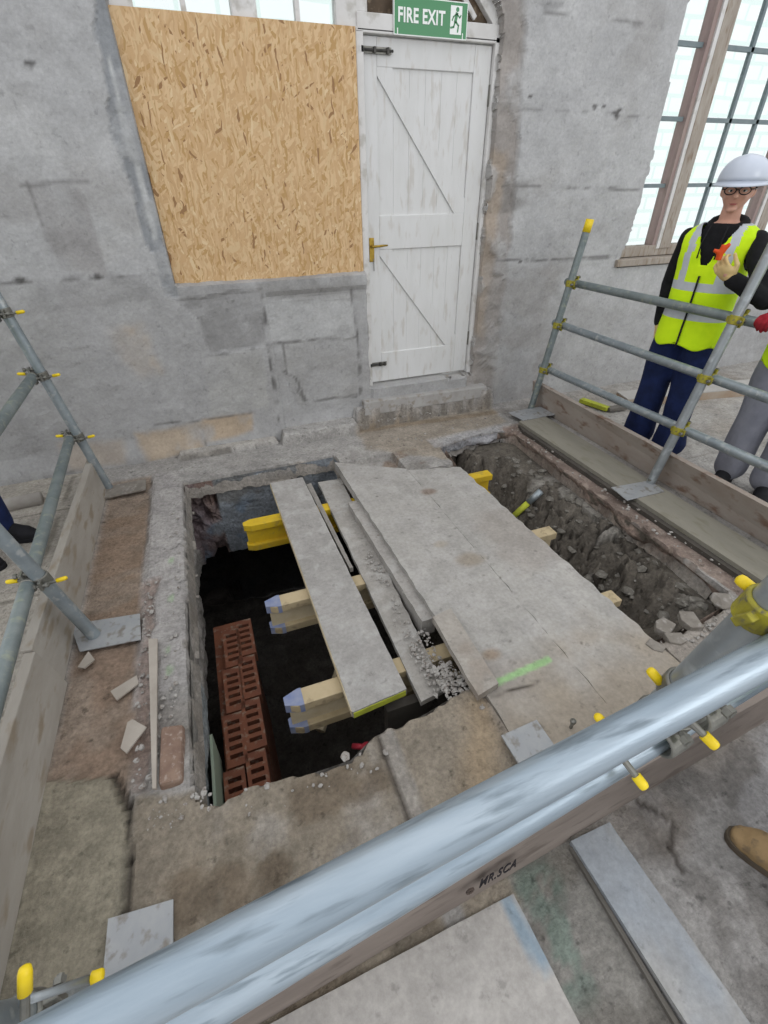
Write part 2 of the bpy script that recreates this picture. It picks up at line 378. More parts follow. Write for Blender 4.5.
OPL=[(-.125,1.17),(1.19,1.17),(1.19,.30),(2.14,.30),(2.145,2.42),(2.10,2.58),(1.97,2.73),(1.75,2.92),(1.3,3.15),(1.2,3.2),(-.11,3.2)]
OPR=[(3.47,1.08),(6.9,1.08),(6.9,3.25),(3.59,3.25),(3.55,2.6),(3.565,2.1),(3.565,1.7),(3.53,1.30),(3.50,1.20)]
dL=sdpoly(X,Z,OPL)+nj*np.where((X>1.9),1.,.25);dR=sdpoly(X,Z,OPR)+nj*np.where((X<3.8)&(Z>1.25),.9,.15)
dd=np.maximum(dL,dR)
Yw=WY+(n2-.5)*.02+(n3-.5)*.006
Yw-=mC*.012+mD*.006;Yw+=mB*.012+mS*.014+mR*.03*(.5+n2)
Yw+=.02*ss(.43,.45,X)*(1-ss(1.05,1.1,Z))*(X<1.2)
Yw-=.03*(1-ss(.0,.2,Z))*(X<1.1)
# plinth projection under the left wall and the step under the door
Yw=np.where(dd>0,WY+np.minimum(dd*14,DEPW)+(n3-.5)*.01,Yw)
gridm=dd<.02
col=np.where((dd>0)[...,None],L3('a3a19e')*(.8+.35*n2)[...,None],col)
struct(gridmesh('wall_front',X,Yw,Z,gridm,col,M_WALL,flip=False))
# ================================================================ SETTING: floor
HOLE=[(-.36,.9),(-.36,3.09),(.72,3.11),(.76,2.76),(1.1,2.66),(1.5,2.64),(1.55,2.97),(1.70,3.0),(1.86,3.04),(2.13,3.04),(2.24,2.96),(2.21,2.35),(2.19,1.74),(2.17,1.28),(2.15,1.0),(2.1,.91),(1.84,.876),(1.58,.86),(1.45,.93),(.8,.93),(.74,.965),(.6,.945),(.5,.925),(.37,.905),(.27,.905),(.17,.855),(-.01,.86),(-.18,.885),(-.29,.86)]
BRD=[(.752,.45),(1.15,.45),(1.575,.45),(1.53,2.63),(1.14,2.66),(1.14,2.98),(.69,2.98)]
xs=np.arange(-2.6,6.6,.0145);ys=np.arange(-1.0,WY+.1,.0145);X,Y=np.meshgrid(xs,ys)
nj=(fbm(X*10,Y*10,1.3,5)-.5)
n1=fbm(X*1.3,Y*1.3,4.,5);n2=fbm(X*5,Y*5,2.,5);n3=fbm(X*25,Y*25,6.,4)
def fp(*p): return [tuple(g(u,v)[:2]) for u,v in p]
def fm(poly,soft=.015,j=.04): return ss(-soft,soft,sdpoly(X,Y,poly)+nj*j)
col=np.ones(X.shape+(3,))*L3('96938f');col=col*(.78+.3*n1+.16*n2)[...,None]
col=blend(col,ss(.52,.7,fbm(X*2.2+9,Y*2.2,7.,5)),L3('a8a49f'),.6)
col=blend(col,ss(.58,.74,fbm(X*3.3+3,Y*3.3,19.,5)),L3('777069'),.5)
Zf=(n2-.5)*.01+(n3-.5)*.004
def fpatch(poly,c,a,soft=.02,j=.05,hz=0.):
    global col,Zf;m=fm(poly,soft,j);col=blend(col,m,L3(c)*(.8+.3*n2+.1*n3)[...,None],a);Zf=Zf+m*hz;return m
R=lambda x0,y0,x1,y1:[(x0,y0),(x1,y0),(x1,y1),(x0,y1)]
fpatch(R(-.84,.3,-.56,3.3),'8f7f70',.9,.02,.03,-.015)                 # brown strip inside left toe board
col=blend(col,fm(R(-.84,1.9,-.57,3.0),.05,.1)*ss(.4,.62,fbm(X*4,Y*9,3.)),L3('8a7563'),.7)
col=blend(col,fm(R(-.84,1.0,-.57,1.75),.05,.1)*ss(.4,.62,fbm(X*6,Y*6,13.)),L3('86705f'),.6)
fpatch([(-.86,-.2),(-.545,-.2),(-.54,.8),(-.56,.97),(-.62,1.1),(-.86,1.16)],'8d8777',.9,.008,.02,.012)   # pale slab, near left
fpatch([(-.575,1.35),(-.36,1.4),(-.36,3.3),(-.575,3.3)],'a7a3a0',.85,.015,.04,.012)   # pale kerb strip
fpatch([(-.56,1.0),(-.5,1.0),(-.5,2.1),(-.56,2.1)],'937f74',.7,.02,.08,-.02)
fpatch([(-.545,.2),(.28,.2),(.28,.92),(-.4,.95),(-.545,1.0)],'857b6c',.9,.012,.03)
col=blend(col,fm(R(-.3,.55,.25,.88),.06,.1)*ss(.45,.65,fbm(X*7,Y*7,23.)),L3('a39d95'),.7)
col=blend(col,fm(R(-.5,.3,.28,.86),.06,.1)*ss(.5,.65,fbm(X*8,Y*8,33.)),L3('6b5e4f'),.7)
fpatch([(.285,.4),(.34,.4),(.335,.92),(.285,.92)],'a49d94',.85,.006,.02,.006)
fpatch([(.34,.3),(.75,.3),(.74,.97),(.34,.92)],'938878',.85,.01,.03)
fpatch([(.42,.5),(.62,.6),(.80,.93),(.66,.93)],'a08a6d',.55,.06,.1)
fpatch([(.72,.3),(1.7,.3),(1.7,.88),(.72,.88)],'989087',.75,.02,.04,.016)
fpatch(R(-.4,3.1,1.1,3.5),'a29f9b',.7,.03,.05)
fpatch([(1.0,3.12),(1.5,2.72),(1.6,3.1),(2.3,3.15),(2.3,3.5),(1.0,3.5)],'958979',.7,.03,.08)
fpatch([(1.02,3.42),(2.3,3.34),(2.3,3.42),(1.02,3.5)],'86755f',.6,.02,.05)
col=blend(col,ss(.5,.62,fbm(X*9,Y*9,43.))*fm(R(1.0,2.7,1.35,2.98),.04,.1),L3('78604a'),.6)
fpatch([(1.5,2.95),(1.95,3.0),(2.2,3.0),(2.2,3.14),(1.5,3.1)],'a9a8a9',.6,.02,.08,-.015)
fpatch([(1.54,.5),(2.3,.5),(2.3,.93),(1.54,.9)],'9b938a',.8,.02,.06)
fpatch(R(2.18,.6,2.36,3.1),'7d6a5f',.8,.015,.06,-.02)                 # broken brick lip by the right edge
col=blend(col,ss(.5,.6,fbm(X*14,Y*14,53.))*fm(R(2.16,.8,2.36,3.1),.02,.05),L3('97897f'),.9)
fpatch(R(2.7,-1,6.7,3.6),'aba7a1',.6,.02,.04)
col=blend(col,fm(R(2.7,2.2,6.5,3.5),.1,.3)*ss(.45,.7,fbm(X*2,Y*3,63.)),L3('948c82'),.6)
fpatch(R(-2.6,1.0,-.9,3.6),'a9a296',.7,.02,.04)
fpatch(R(.88,-1,2.6,.40),'8f8c89',.8,.05,.1)
col=blend(col,ss(.52,.62,fbm(X*9+5,Y*9,73.,5))*fm(R(.88,-1,2.6,.45),.1,.1),L3('6f6b67'),.6)
col=blend(col,ss(.55,.65,fbm(X*5+5,Y*5,83.,5))*fm(R(.88,-1,2.6,.45),.1,.1),L3('a6a4a3'),.7)
fpatch(R(.495,-1,.74,.39),'83807a',.85,.01,.02)
col=blend(col,ss(.52,.62,fbm(X*9+25,Y*9,93.,5))*fm(R(.49,-1,.74,.39),.02,.1),L3('67625b'),.5)
col=blend(col,ss(.55,.62,fbm(X*11+25,Y*11,95.,5))*fm(R(.5,.1,.62,.37),.04,.1),L3('6c7c72'),.7)
fpatch([(.86,.42),(1.05,.42),(1.12,.30),(1.0,.22),(.9,.26)],'6d645b',.5,.03,.08)
def fline(P,w,c,a,dz=0.,wob=.02):
    global col,Zf
    for (x0,y0),(x1,y1) in zip(P[:-1],P[1:]):
        ex,ey=x1-x0,y1-y0;t=np.clip(((X-x0)*ex+(Y-y0)*ey)/(ex*ex+ey*ey),0,1)
        d=np.hypot(X-x0-t*ex,Y-y0-t*ey)+nj*wob;m=1-ss(w*.4,w,d);col=blend(col,m,L3(c),a);Zf=Zf+m*dz
fline([(-.545,.35),(-.545,.8),(-.56,.97),(-.62,1.1)],.014,'39332d',.8,-.015)
fline([(.285,.5),(.285,.9)],.01,'4a4138',.8,-.006)
fline([(-.575,1.5),(-.575,3.2)],.008,'5f564e',.6,-.004)
for xx in (-1.1,-1.9,-2.4): fline([(xx,1.5),(xx,3.5)],.012,'6f6a60',.7)
for yy in (3.03,2.2,1.5): fline([(-2.6,yy),(-.95,yy)],.012,'6f6a60',.7)
fline([(1.0,.385),(1.06,.30),(1.0,.26),(.98,.2)],.01,'4c4641',.8,-.006)
fline([(3.0,.6),(3.1,2.9)],.012,'807b75',.6);fline([(2.8,2.1),(6.4,2.0)],.012,'807b75',.6)
# green spray marks on the kerb
for (u,v,r) in [(172,562,.02),(172,600,.022),(168,652,.02),(170,672,.022)]:
    P=g(u,v);col=blend(col,1-ss(r*.5,r,np.hypot((X-P[0])*1.4,(Y-P[1])*.6)+nj*.02),L3('93b184'),.5)
P=g(482,398);
# raised margin against the wall: left plinth stones and broken stone bed below the door
top=np.zeros(X.shape)
m=fm(R(-.38,3.465,.36,3.7),.008,.02);Zf+=m*.045;col=blend(col,m,L3('b3aea6'),.6)
m=fm(R(.40,3.42,1.03,3.7),.008,.03);Zf+=m*.09;col=blend(col,m,L3('aaa7a3'),.7)
m=fm(R(1.03,3.50,2.34,3.75),.010,.04);Zf+=m*(.16+.04*(n3-.5));col=blend(col,m,L3('a5a29f'),.7)
m2=fm(R(1.03,3.47,2.3,3.53),.01,.05);col=blend(col,m2*ss(.4,.55,fbm(X*18,Y*18,3.)),L3('7d776f'),.8)
col=blend(col,fm(R(-.38,3.44,.0,3.475),.01,.01),L3('6d675f'),.6)
sb=sdpoly(X,Y,BRD);Zf=np.where(sb>-.004,-.046,Zf)
sd=sdpoly(X,Y,HOLE)+nj*.055*np.where(Y>3.0,np.where(X<.8,.15,1.3),np.where(X>1.5,1.2,np.where(X<-.2,.9,.8)))
Zf=np.where(sd>0,Zf-np.minimum(sd*9,.12)+(n3-.5)*.02,Zf)
col=np.where((sd>.0)[...,None],col*.5+.5*L3('8d8479')*(.7+.6*n3)[...,None],col)
lip=ss(.0,.02,-sd)
Zf+= .02*(n3-.35)*(1-ss(0,.09,np.abs(sd)))
keep=(sd<.03)
col=np.clip(col,0,1)
struct(gridmesh('floor',X,Y,Zf,keep,col,M_FLOOR))
# ---------------------------------------------------------------- pit soil
xs=np.arange(-.9,2.75,.0155);ys=np.arange(.45,3.5,.0155);X,Y=np.meshgrid(xs,ys)
n1=fbm(X*2,Y*2,1.,4);n2=fbm(X*8,Y*8,5.,4)
sdh=sdpoly(X,Y,HOLE)
d,s2,cid,bx,by=worley(X+.05*n2,Y+.05*n1,8.5);d5,s5,cid5,bx5,by5=worley(X+.3,Y+.7,26.)
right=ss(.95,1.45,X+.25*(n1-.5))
base=-.62+.22*ss(1.45,2.1,X)+.14*(n1-.5)+.1*ss(2.6,3.0,Y)*ss(1.5,1.9,X)+.08*np.sin(Y*3.1)
base=base+.36*(1-ss(.0,.50,sdh+.12*(n1-.5)))*ss(1.5,1.85,X)
rough=ss(.30,.44,fbm(X*2.4+3,Y*2.0,9.,3))
base=base+rough*((cid-.5)*.055+(bx*.05*(cid*2-1))+by*.03*(cid-.5)*(ss(0,.3,s2-d)*.6+.4))+ (cid5-.5)*.022+(n2-.5)*.05-(1-ss(0,.12,s2-d))*.03*rough
deep=-1.55+.25*(n1-.5)+.06*(n2-.5)
Zs=deep*(1-right)+base*right
Zs=np.minimum(Zs,-.10-.5*ss(.03,-.03,sdh+.0)*0-1.2*np.clip(.02-sdh,0,.4))
col=np.ones(X.shape+(3,))*L3('655f57');col=col*(.66+.3*n1+.3*cid5)[...,None]
col=blend(col,ss(.45,.7,n1)*(1-rough),L3('6b655b'),.5);col=blend(col,(cid>.75)*rough,L3('928e87'),.75);col=blend(col,(cid<.2)*rough,L3('5a554e'),.7)
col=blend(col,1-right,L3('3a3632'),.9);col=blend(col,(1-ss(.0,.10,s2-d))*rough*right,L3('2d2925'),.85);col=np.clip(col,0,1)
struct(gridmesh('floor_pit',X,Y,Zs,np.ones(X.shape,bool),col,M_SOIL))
# ---------------------------------------------------------------- pit walls
pts=[];nrm=[];n=len(HOLE)
area=sum(HOLE[i][0]*HOLE[(i+1)%n][1]-HOLE[(i+1)%n][0]*HOLE[i][1] for i in range(n))
sg=1 if area>0 else -1
for i in range(n):
    a=np.array(HOLE[i]);b=np.array(HOLE[(i+1)%n]);L=np.hypot(*(b-a));k=max(2,int(L/.016));e=(b-a)/L
    for q in range(k): pts.append(a+(b-a)*q/k);nrm.append(np.array([e[1],-e[0]])*sg)
pts.append(pts[0]);nrm.append(nrm[0]);pts=np.array(pts);nrm=np.array(nrm)
nn=nrm.copy()
for q in range(6): nn=(np.roll(nn,1,0)+nn+np.roll(nn,-1,0))/3
nn/=np.linalg.norm(nn,axis=1)[:,None]
T=np.concatenate([np.arange(0,.7,.016),np.arange(.7,1.75,.04)])
S,D=np.meshgrid(np.arange(len(pts)),T);PX=pts[:,0][S];PY=pts[:,1][S];NX=nn[:,0][S];NY=nn[:,1][S]
a1=fbm(PX*5,PY*5,D*5,5);a2=fbm(PX*16+4,PY*16,D*16,4);a3=fbm(PX*2,PY*2,D*2+3,3)
isfar=(PY>3.0)&(PX<.8);isleft=(PX<-.3)&~isfar;isright=(PX>1.45)
off=-.004+np.where(isfar,.008,np.where(isleft,.04,.075))*(a1-.4)*2*ss(.0,.06,D)+(a2-.5)*.025*ss(0,.03,D)
off=off+np.where(isright,-.02+.05*ss(.05,.12,D)-.12*ss(.12,.4,D),0)
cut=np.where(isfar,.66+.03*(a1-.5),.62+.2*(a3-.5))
off=off+np.where(isright,0,.40*ss(0,.05,D-cut))
off=off+np.where(isleft,.03*ss(.28,.32,D+.1*(a3-.5)),0)
col=np.ones(PX.shape+(3,))*L3('9c9893');col=col*(.7+.5*a1)[...,None]
col=np.where(isfar[...,None],L3('8f959b')*(.72+.45*a1)[...,None],col)
col=blend(col,isfar*ss(.5,.6,fbm(PX*6,PY,D*9,4))*ss(.15,.3,D),L3('6f8296'),.6);col=blend(col,isfar*ss(.55,.65,fbm(PX*5+9,PY,D*7,4)),L3('72706c'),.7)
br=isfar*(PX<-.17)*ss(.42,.5,a3*.4+a1*.6);col=blend(col,br,L3('805d4e'),.6);off=off+isfar*(PX<-.17)*.10*ss(.45,.52,a1)*ss(.05,.08,D)
col=blend(col,isleft*ss(.5,.62,fbm(PX*6,PY*6,D*6+5,4)),L3('77746e'),.7);col=blend(col,isleft*(PY<1.6)*ss(.08,.2,D),L3('8c979c'),.6)
rc=L3('6a635a')*(.6+.7*a1)[...,None];col=np.where(isright[...,None],rc,col)
col=blend(col,isright*(1-ss(.06,.11,D))*ss(.4,.5,a2),L3('97857a'),.9);col=blend(col,isright*(1-ss(.06,.1,D))*(PY>2.9)*(PX<2.1),L3('a4a6ab'),.8)
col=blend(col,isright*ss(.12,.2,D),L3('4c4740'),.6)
col=blend(col,(~isright)*ss(-.01,.03,D-cut),L3('26231f'),.95)  # undercut below the cut blended near black, the void's dark painted in
col=np.clip(col,0,1)
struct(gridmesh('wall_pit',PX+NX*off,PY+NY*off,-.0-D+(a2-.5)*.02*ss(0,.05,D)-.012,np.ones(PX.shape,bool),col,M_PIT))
# ---------------------------------------------------------------- stones
def stone(mb,c,s,rnd,flat=.7,mi=0):
    bm=bmesh.new();bmesh.ops.create_icosphere(bm,subdivisions=1,radius=1)
    q=Quaternion((rnd.random()-.5,rnd.random()-.5,rnd.random()-.5,rnd.random()-.5)).normalized()
    sx,sy,sz=.7+rnd.random()*.6,.7+rnd.random()*.6,.55+rnd.random()*.5
    vs=[]
    for v in bm.verts:
        k=.78+.4*rnd.random();p=q@Vector((v.co.x*sx*k,v.co.y*sy*k,v.co.z*sz*k));p.z*=flat;vs.append(Vector(c)+p*s)
    mb.add(vs,[tuple(v.index for v in f.verts) for f in bm.faces],mi);bm.free()
rnd=random.Random(3)
def scatter(name,label,cat,m,spots,nper,smin,smax,flat=.6):
    mb=MB()
    for (x0,y0,x1,y1,z,k) in spots:
        for q in range(int(nper*k)):
            t=rnd.random();x=x0+(x1-x0)*rnd.random();y=y0+(y1-y0)*rnd.random();s=smin+(smax-smin)*rnd.random()**3
            stone(mb,(x,y,z+s*.3),s,rnd,flat)
    o=mb.build(name,m);tag(o,label,cat,kind='stuff');return o
scatter('rubble','loose pale rubble and grit along the edges of the pit','rubble',M_RUBBLE,
  [(-.56,1.0,-.40,1.45,.01,1.2),(-.565,1.4,-.5,2.3,.0,1.6),(-.45,1.3,-.38,3.0,.015,.6),(-.5,.85,-.3,.95,.0,.6),(-.2,.78,.3,.88,.005,.35),
   (.66,2.6,.75,2.9,-.05,.5),(1.0,3.05,2.2,3.3,.0,.5),(1.05,3.44,2.28,3.54,.05,3.2),(1.56,.72,2.1,.88,.005,1.8),(2.2,.9,2.32,3.0,.0,2.2),
   (-.3,3.12,.9,3.4,.0,.3),(.7,.85,.76,1.0,.0,.3)],70,.0025,.013)
scatter('plaster_debris','crumbled plaster heaped between the narrow plank and the wood offcut','debris',M_RUBBLE,
  [(.57,1.0,.68,1.35,-.05,2.2),(.60,1.0,.70,1.12,-.03,2.),(.58,1.35,.64,2.0,-.055,.8),(.55,1.0,.6,1.5,-.045,.4),(.66,1.5,.74,2.4,-.028,.15),(.60,.93,.72,1.06,-.02,1.6)],130,.0025,.012,.5)
def soilz(x,y):
    j=int(np.clip((y-.45)/.0155,0,Zs.shape[0]-1));i=int(np.clip((x+.9)/.0155,0,Zs.shape[1]-1));return float(Zs[j,i])
mb=MB()
for q in range(420):
    x=1.5+.66*rnd.random();y=1.0+1.9*rnd.random()
    if rnd.random()>.25+.75*(x-1.5)/.66: continue
    sz=.008+.034*rnd.random()**2.2;stone(mb,(x,y,soilz(x,y)+sz*.12),sz,rnd,.5)
o=mb.build('soil_clods',M_ROCK);tag(o,'dark clods and stones scattered over the soil of the right pit','soil',kind='stuff')
# individual rocks
def rock(u,v,z,s,label,m=M_ROCK,name='rock',flat=.6,grp=None):
    P=g(u,v,z);mb=MB();stone(mb,(P[0],P[1],z),s,rnd,flat);o=mb.build(name,m,bevel=s*.08);tag(o,label,'rock',grp);return o
for u,v,s,l in [(621,537,.045,'pale flat stone lying on the soil halfway along the right pit'),(632,555,.05,'grey rounded stone just nearer than the pale flat stone in the right pit'),
   (600,520,.05,'broken stone against the right pit side above the pale flat stone'),(575,500,.045,'dark stone half buried beside the blue and yellow pipe'),
   (560,470,.05,'dark slab of stone near the far end of the right pit'),(670,580,.06,'dark boulder low on the right side near the near end of the pit'),(650,600,.05,'low dark stone in the middle of the near end of the right pit'),
   (585,478,.04,'small stone under the brick lip at the far right of the pit'),(698,600,.07,'large dark rock in the near right corner of the right pit'),(610,565,.04,'angular dark stone beside the near pale timber end'),(530,462,.035,'dark stone just below the far lip of the right pit')]:
    P=g(u,v,-.35);z=soilz(P[0],P[1]);P=g(u,v,z);z=soilz(P[0],P[1]);rock(u,v,z+s*.25,s,l)
rock(722,601,.0,.05,'pale broken stone block on the lip beside the near right post',M_CONC,'concrete_lump')
rock(345,756,.012,.020,'white lump of plaster on the near left edge of the pit',M_RUBBLE,'plaster_lump')
rock(362,765,.008,.010,'small white crumb just right of the plaster lump on the pit edge',M_RUBBLE,'plaster_lump')
rock(356,462+0,.01,.010,'small white pebble at the far corner of the wide boards',M_RUBBLE,'pebble')
rock(378,538,-.02,.024,'pale lump of mortar on the plank beside the wide boards',M_RUBBLE,'mortar_lump')
rock(405,592,-.022,.012,'small pale crumb of mortar further down the same plank',M_RUBBLE,'mortar_lump')
for i,(u,v,s,l) in enumerate([(664,628,.045,'square broken slab piece in the rubble just left of the near right post'),(690,622,.05,'broken slab piece in the rubble nearest the stone block'),(655,648,.035,'thin pale fragment at the near corner of the wide boards'),(675,640,.04,'flat rubble fragment behind the top rail at the pit corner')]):
    P=g(u,v,.01);mb=MB();a=.5+i*.8;c_,s_=math.cos(a),math.sin(a)
    pl=[(P[0]+s*(c_*x-s_*y),P[1]+s*(s_*x+c_*y)) for x,y in [(-1,-.6),(.9,-.8),(1.1,.5),(.1,.9),(-.9,.6)]]
    mb.slab(pl,-.005,.028);tag(mb.build('slab_fragment',M_CONC,bevel=.004),l,'rubble')
# brown block sitting in the kerb corner at near left
mb=MB();mb.hexa([(-.47,.97,-.10),(-.375,.965,-.10),(-.37,1.2,-.10),(-.47,1.2,-.10)],[(-.46,.985,.035),(-.39,.98,.03),(-.38,1.19,.03),(-.455,1.2,.04)])
tag(mb.build('brick',mat('old_brick','8d7768','7a6458',20,.95,bump=.5,c3='9c8d82'),bevel=.012),'brown broken brick in the near left corner of the pit edge','brick')
# steps and stones under the door
mb=MB();mb.hexa([(1.1,3.50,.10),(2.28,3.50,.10),(2.28,3.80,.10),(1.1,3.80,.10)],[(1.11,3.515,.22),(2.27,3.515,.20),(2.27,3.80,.22),(1.11,3.80,.24)])
mb.hexa([(1.13,3.62,.2),(2.18,3.62,.2),(2.18,3.80,.2),(1.13,3.80,.2)],[(1.14,3.63,.305),(2.17,3.63,.30),(2.17,3.80,.30),(1.14,3.80,.305)])
struct(mb.build('trim_1',mat('step_stone','a5a3a0','96938f',6,.95,bump=.4,bscale=30,c3='8a8177'),bevel=.012))
# ================================================================ OSB, windows, door
FY=3.66
mb=MB();mb.box((-.118,FY-.045,1.155),(1.175,FY-.027,2.437))
tag(mb.build('chipboard_panel',M_OSB),'tan strand board panel boarding up the window left of the white door','board')
w=thing('window_1','white framed window above the strand board panel','window',(.55,FY,1.15));w['kind']='structure'
mb=MB();y0,y1=FY-.02,FY+.06
for x0,x1 in ((-.125,.0),(.49,.625),(1.07,1.20)): mb.box((x0,y0,1.15),(x1,y1,3.2))
mb.box((-.125,y0,1.15),(1.2,y1,1.24))
mb.build('window_frame',M_WHITE2,w,bevel=.006)
mb=MB()
for x in (.246,.852): mb.box((x-.012,y0+.01,1.24),(x+.012,y1-.02,3.2))
for z in (1.6,1.95,2.27,2.585,2.9): mb.box((0,y0+.01,z-.012),(.49,y1-.02,z+.012));mb.box((.625,y0+.01,z-.012),(1.07,y1-.02,z+.012))
mb.build('glazing_bar',M_WHITE2,w)
mb=MB();mb.box((0,FY+.02,1.24),(.49,FY+.024,3.2));mb.build('pane',M_GLASS,w);mb=MB();mb.box((.625,FY+.02,1.24),(1.07,FY+.024,3.2));mb.build('pane',M_GLASS,w)
# fanlight over the door
w=thing('window_2','white fanlight frame with dusty panes over the fire exit door','window',(1.7,FY,2.42));w['kind']='structure'
mb=MB();mb.box((1.19,y0-.01,2.425),(2.17,y1,2.505));mb.box((1.19,y0,2.505),(1.26,y1,3.15))
mb.box((1.43,y0+.005,2.505),(1.455,y1-.02,3.0));mb.box((1.645,y0+.005,2.505),(1.68,y1-.02,3.0))
mb.bar((2.16,FY+.02,2.44),(2.11,FY+.02,2.56),.08,.075,(1,0,0));mb.bar((2.13,FY+.018,2.53),(1.62,FY+.018,2.99),.08,.09,(.6,0,1))
mb.bar((1.98,FY+.03,2.53),(1.60,FY+.03,2.90),.05,.03,(.6,0,1))
mb.build('window_frame',M_WHITE2,w,bevel=.005)
mb=MB();mb.slab([(1.24,2.48),(2.08,2.48),(2.06,2.56),(1.62,2.98),(1.24,3.12)],FY+.02,FY+.024)
mb.v=[Vector((p.x,p.z,p.y)) for p in mb.v];mb.build('pane',M_DGLASS,w)
# door
dz=.318
d=thing('door_1','white boarded fire exit door with diagonal braces','door',(1.65,FY,dz));d['kind']='structure'
mb=MB();mb.box((1.18,y0-.01,.305),(1.228,y1,2.43));mb.box((2.117,y0-.01,.305),(2.17,y1,2.45));mb.box((1.18,y0-.01,2.418),(2.17,y1,2.44))
mb.build('door_frame',M_WHITE2,d,bevel=.005)
mb=MB();x0,x1=1.234,2.112
mb.box((x0,FY,.325),(1.32,FY+.04,2.412));mb.box((1.99,FY,.325),(x1,FY+.04,2.412))
mb.box((1.32,FY,2.28),(1.99,FY+.04,2.412));mb.box((1.32,FY,1.30),(1.99,FY+.04,1.51));mb.box((1.32,FY,.325),(1.99,FY+.04,.56))
mb.build('door_leaf',M_WHITE,d,bevel=.004)
mb=MB()
for i in range(6): mb.box((1.32+i*.1117,FY+.013,.56),(1.32+(i+1)*.1117-.0012,FY+.03,1.30));mb.box((1.32+i*.1117,FY+.013,1.51),(1.32+(i+1)*.1117-.0012,FY+.03,2.28))
mb.build('door_panel',M_WHITE,d)
def brace(pts):
    mb=MB();mb.slab(pts,FY+.001,FY+.014);mb.v=[Vector((p.x,p.z,p.y)) for p in mb.v];mb.build('brace',M_WHITE,d)
brace([(1.32,2.24),(1.32,2.28),(1.42,2.28),(1.99,1.60),(1.99,1.51),(1.91,1.51)])
brace([(1.32,1.26),(1.32,1.30),(1.41,1.30),(1.99,.64),(1.99,.56),(1.90,.56)])
mb=MB();mb.box((1.238,FY-.006,1.225),(1.275,FY,1.378));h=mb.build('handle_plate',M_BRASS,d,bevel=.002)
mb=MB();mb.tube([(1.256,FY-.004,1.325),(1.256,FY-.045,1.325)],.008,10);mb.tube([(1.252,FY-.042,1.325),(1.30,FY-.045,1.327),(1.365,FY-.042,1.33)],[.009,.008,.006],10);mb.build('lever',M_BRASS,h,smooth=True)
mb=MB();mb.tube([(1.265,FY-.004,1.245),(1.268,FY-.010,1.225),(1.268,FY-.012,1.165)],.003,6);mb.build('key',M_STEEL,h)
for zz in (2.35,.475):
    mb=MB();mb.box((1.20,FY-.014,zz-.016),(1.41 if zz>1 else 1.36,FY-.008,zz+.016));k=mb.build('bolt_plate',M_STEEL,d,bevel=.001)
    mb=MB();mb.tube([(1.17,FY-.018,zz),(1.42 if zz>1 else 1.35,FY-.018,zz)],.007,8)
    for q in (1.22,1.30,1.385 if zz>1 else 1.34): mb.box((q-.007,FY-.03,zz-.014),(q+.007,FY-.008,zz+.014))
    mb.build('sliding_bolt',M_DARK,k)
for zz in (2.17,1.39,.6):
    mb=MB();mb.box((2.108,FY-.004,zz-.055),(2.122,FY+.002,zz+.055));mb.tube([(2.115,FY-.006,zz-.055),(2.115,FY-.006,zz+.055)],.006,8);mb.build('hinge',M_STEEL,d)
# sign
A=(1.432,2.57);
sgx=thing('fire_exit_sign','green and white fire exit sign fixed above the white door','sign',(1.67,FY-.02,2.43))
mb=MB();mb.box((1.415,FY-.040,2.418),(1.900,FY-.034,2.582));mb.build('sign_panel',M_SIGNW,sgx,bevel=.001)
mb=MB();mb.box((1.420,FY-.0405,2.423),(1.895,FY-.0402,2.577));mb.build('sign_face',M_GREEN,sgx)
mb=MB();mb.box((1.783,FY-.0412,2.440),(1.860,FY-.0408,2.564));mb.build('pictogram_panel',M_SIGNW,sgx)
def poly2(mb,pts,y,t=.0006):
    m2=MB();m2.slab(pts,y,y+t);mb.add([Vector((p.x,p.z,p.y)) for p in m2.v],m2.f)
mb=MB();yy=FY-.0420
def stroke(pts,wd):
    for (xa,za),(xb,zb) in zip(pts[:-1],pts[1:]):
        dx,dz_=xb-xa,zb-za;L=math.hypot(dx,dz_);nx,nz=-dz_/L*wd/2,dx/L*wd/2;ex,ez=dx/L*wd*.3,dz_/L*wd*.3
        poly2(mb,[(xa-ex+nx,za-ez+nz),(xb+ex+nx,zb+ez+nz),(xb+ex-nx,zb+ez-nz),(xa-ex-nx,za-ez-nz)],yy)
cx,cz=1.823,2.502
poly2(mb,[(cx+.006+.011*math.cos(t*PI/6),cz+.046+.011*math.sin(t*PI/6)) for t in range(12)],yy)
stroke([(cx+.002,cz+.028),(cx-.006,cz-.006)],.018);stroke([(cx+.004,cz+.026),(cx+.022,cz+.012),(cx+.030,cz+.022)],.007);stroke([(cx-.002,cz+.026),(cx-.020,cz+.014),(cx-.028,cz-.002)],.007)
stroke([(cx-.002,cz-.008),(cx+.016,cz-.022),(cx+.012,cz-.05)],.009);stroke([(cx-.008,cz-.008),(cx-.016,cz-.030),(cx-.036,cz-.034)],.009)
mb.build('running_figure',M_GREEN,sgx)
def text(name,s,size,m,parent,mtx,ext=.0006,bold=.0,spacing=1.):
    cu=bpy.data.curves.new(name,'FONT');cu.body=s;cu.size=size;cu.extrude=ext;cu.offset=bold;cu.align_x='CENTER';cu.align_y='CENTER';cu.space_character=spacing
    t=bpy.data.objects.new(name,cu);C.objects.link(t);bpy.context.view_layer.update()
    me=bpy.data.meshes.new_from_object(t.evaluated_get(bpy.context.evaluated_depsgraph_get()));bpy.data.objects.remove(t)
    me.name=name;me.materials.clear();me.materials.append(m);o=bpy.data.objects.new(name,me);C.objects.link(o)
    mt=mtx
    if parent is not None:
        o.parent=parent;mt=Matrix.Translation(-Vector(parent['_w']))@mtx
    o.matrix_local=mt;return o
RX=Matrix.Rotation(PI/2,4,'X')
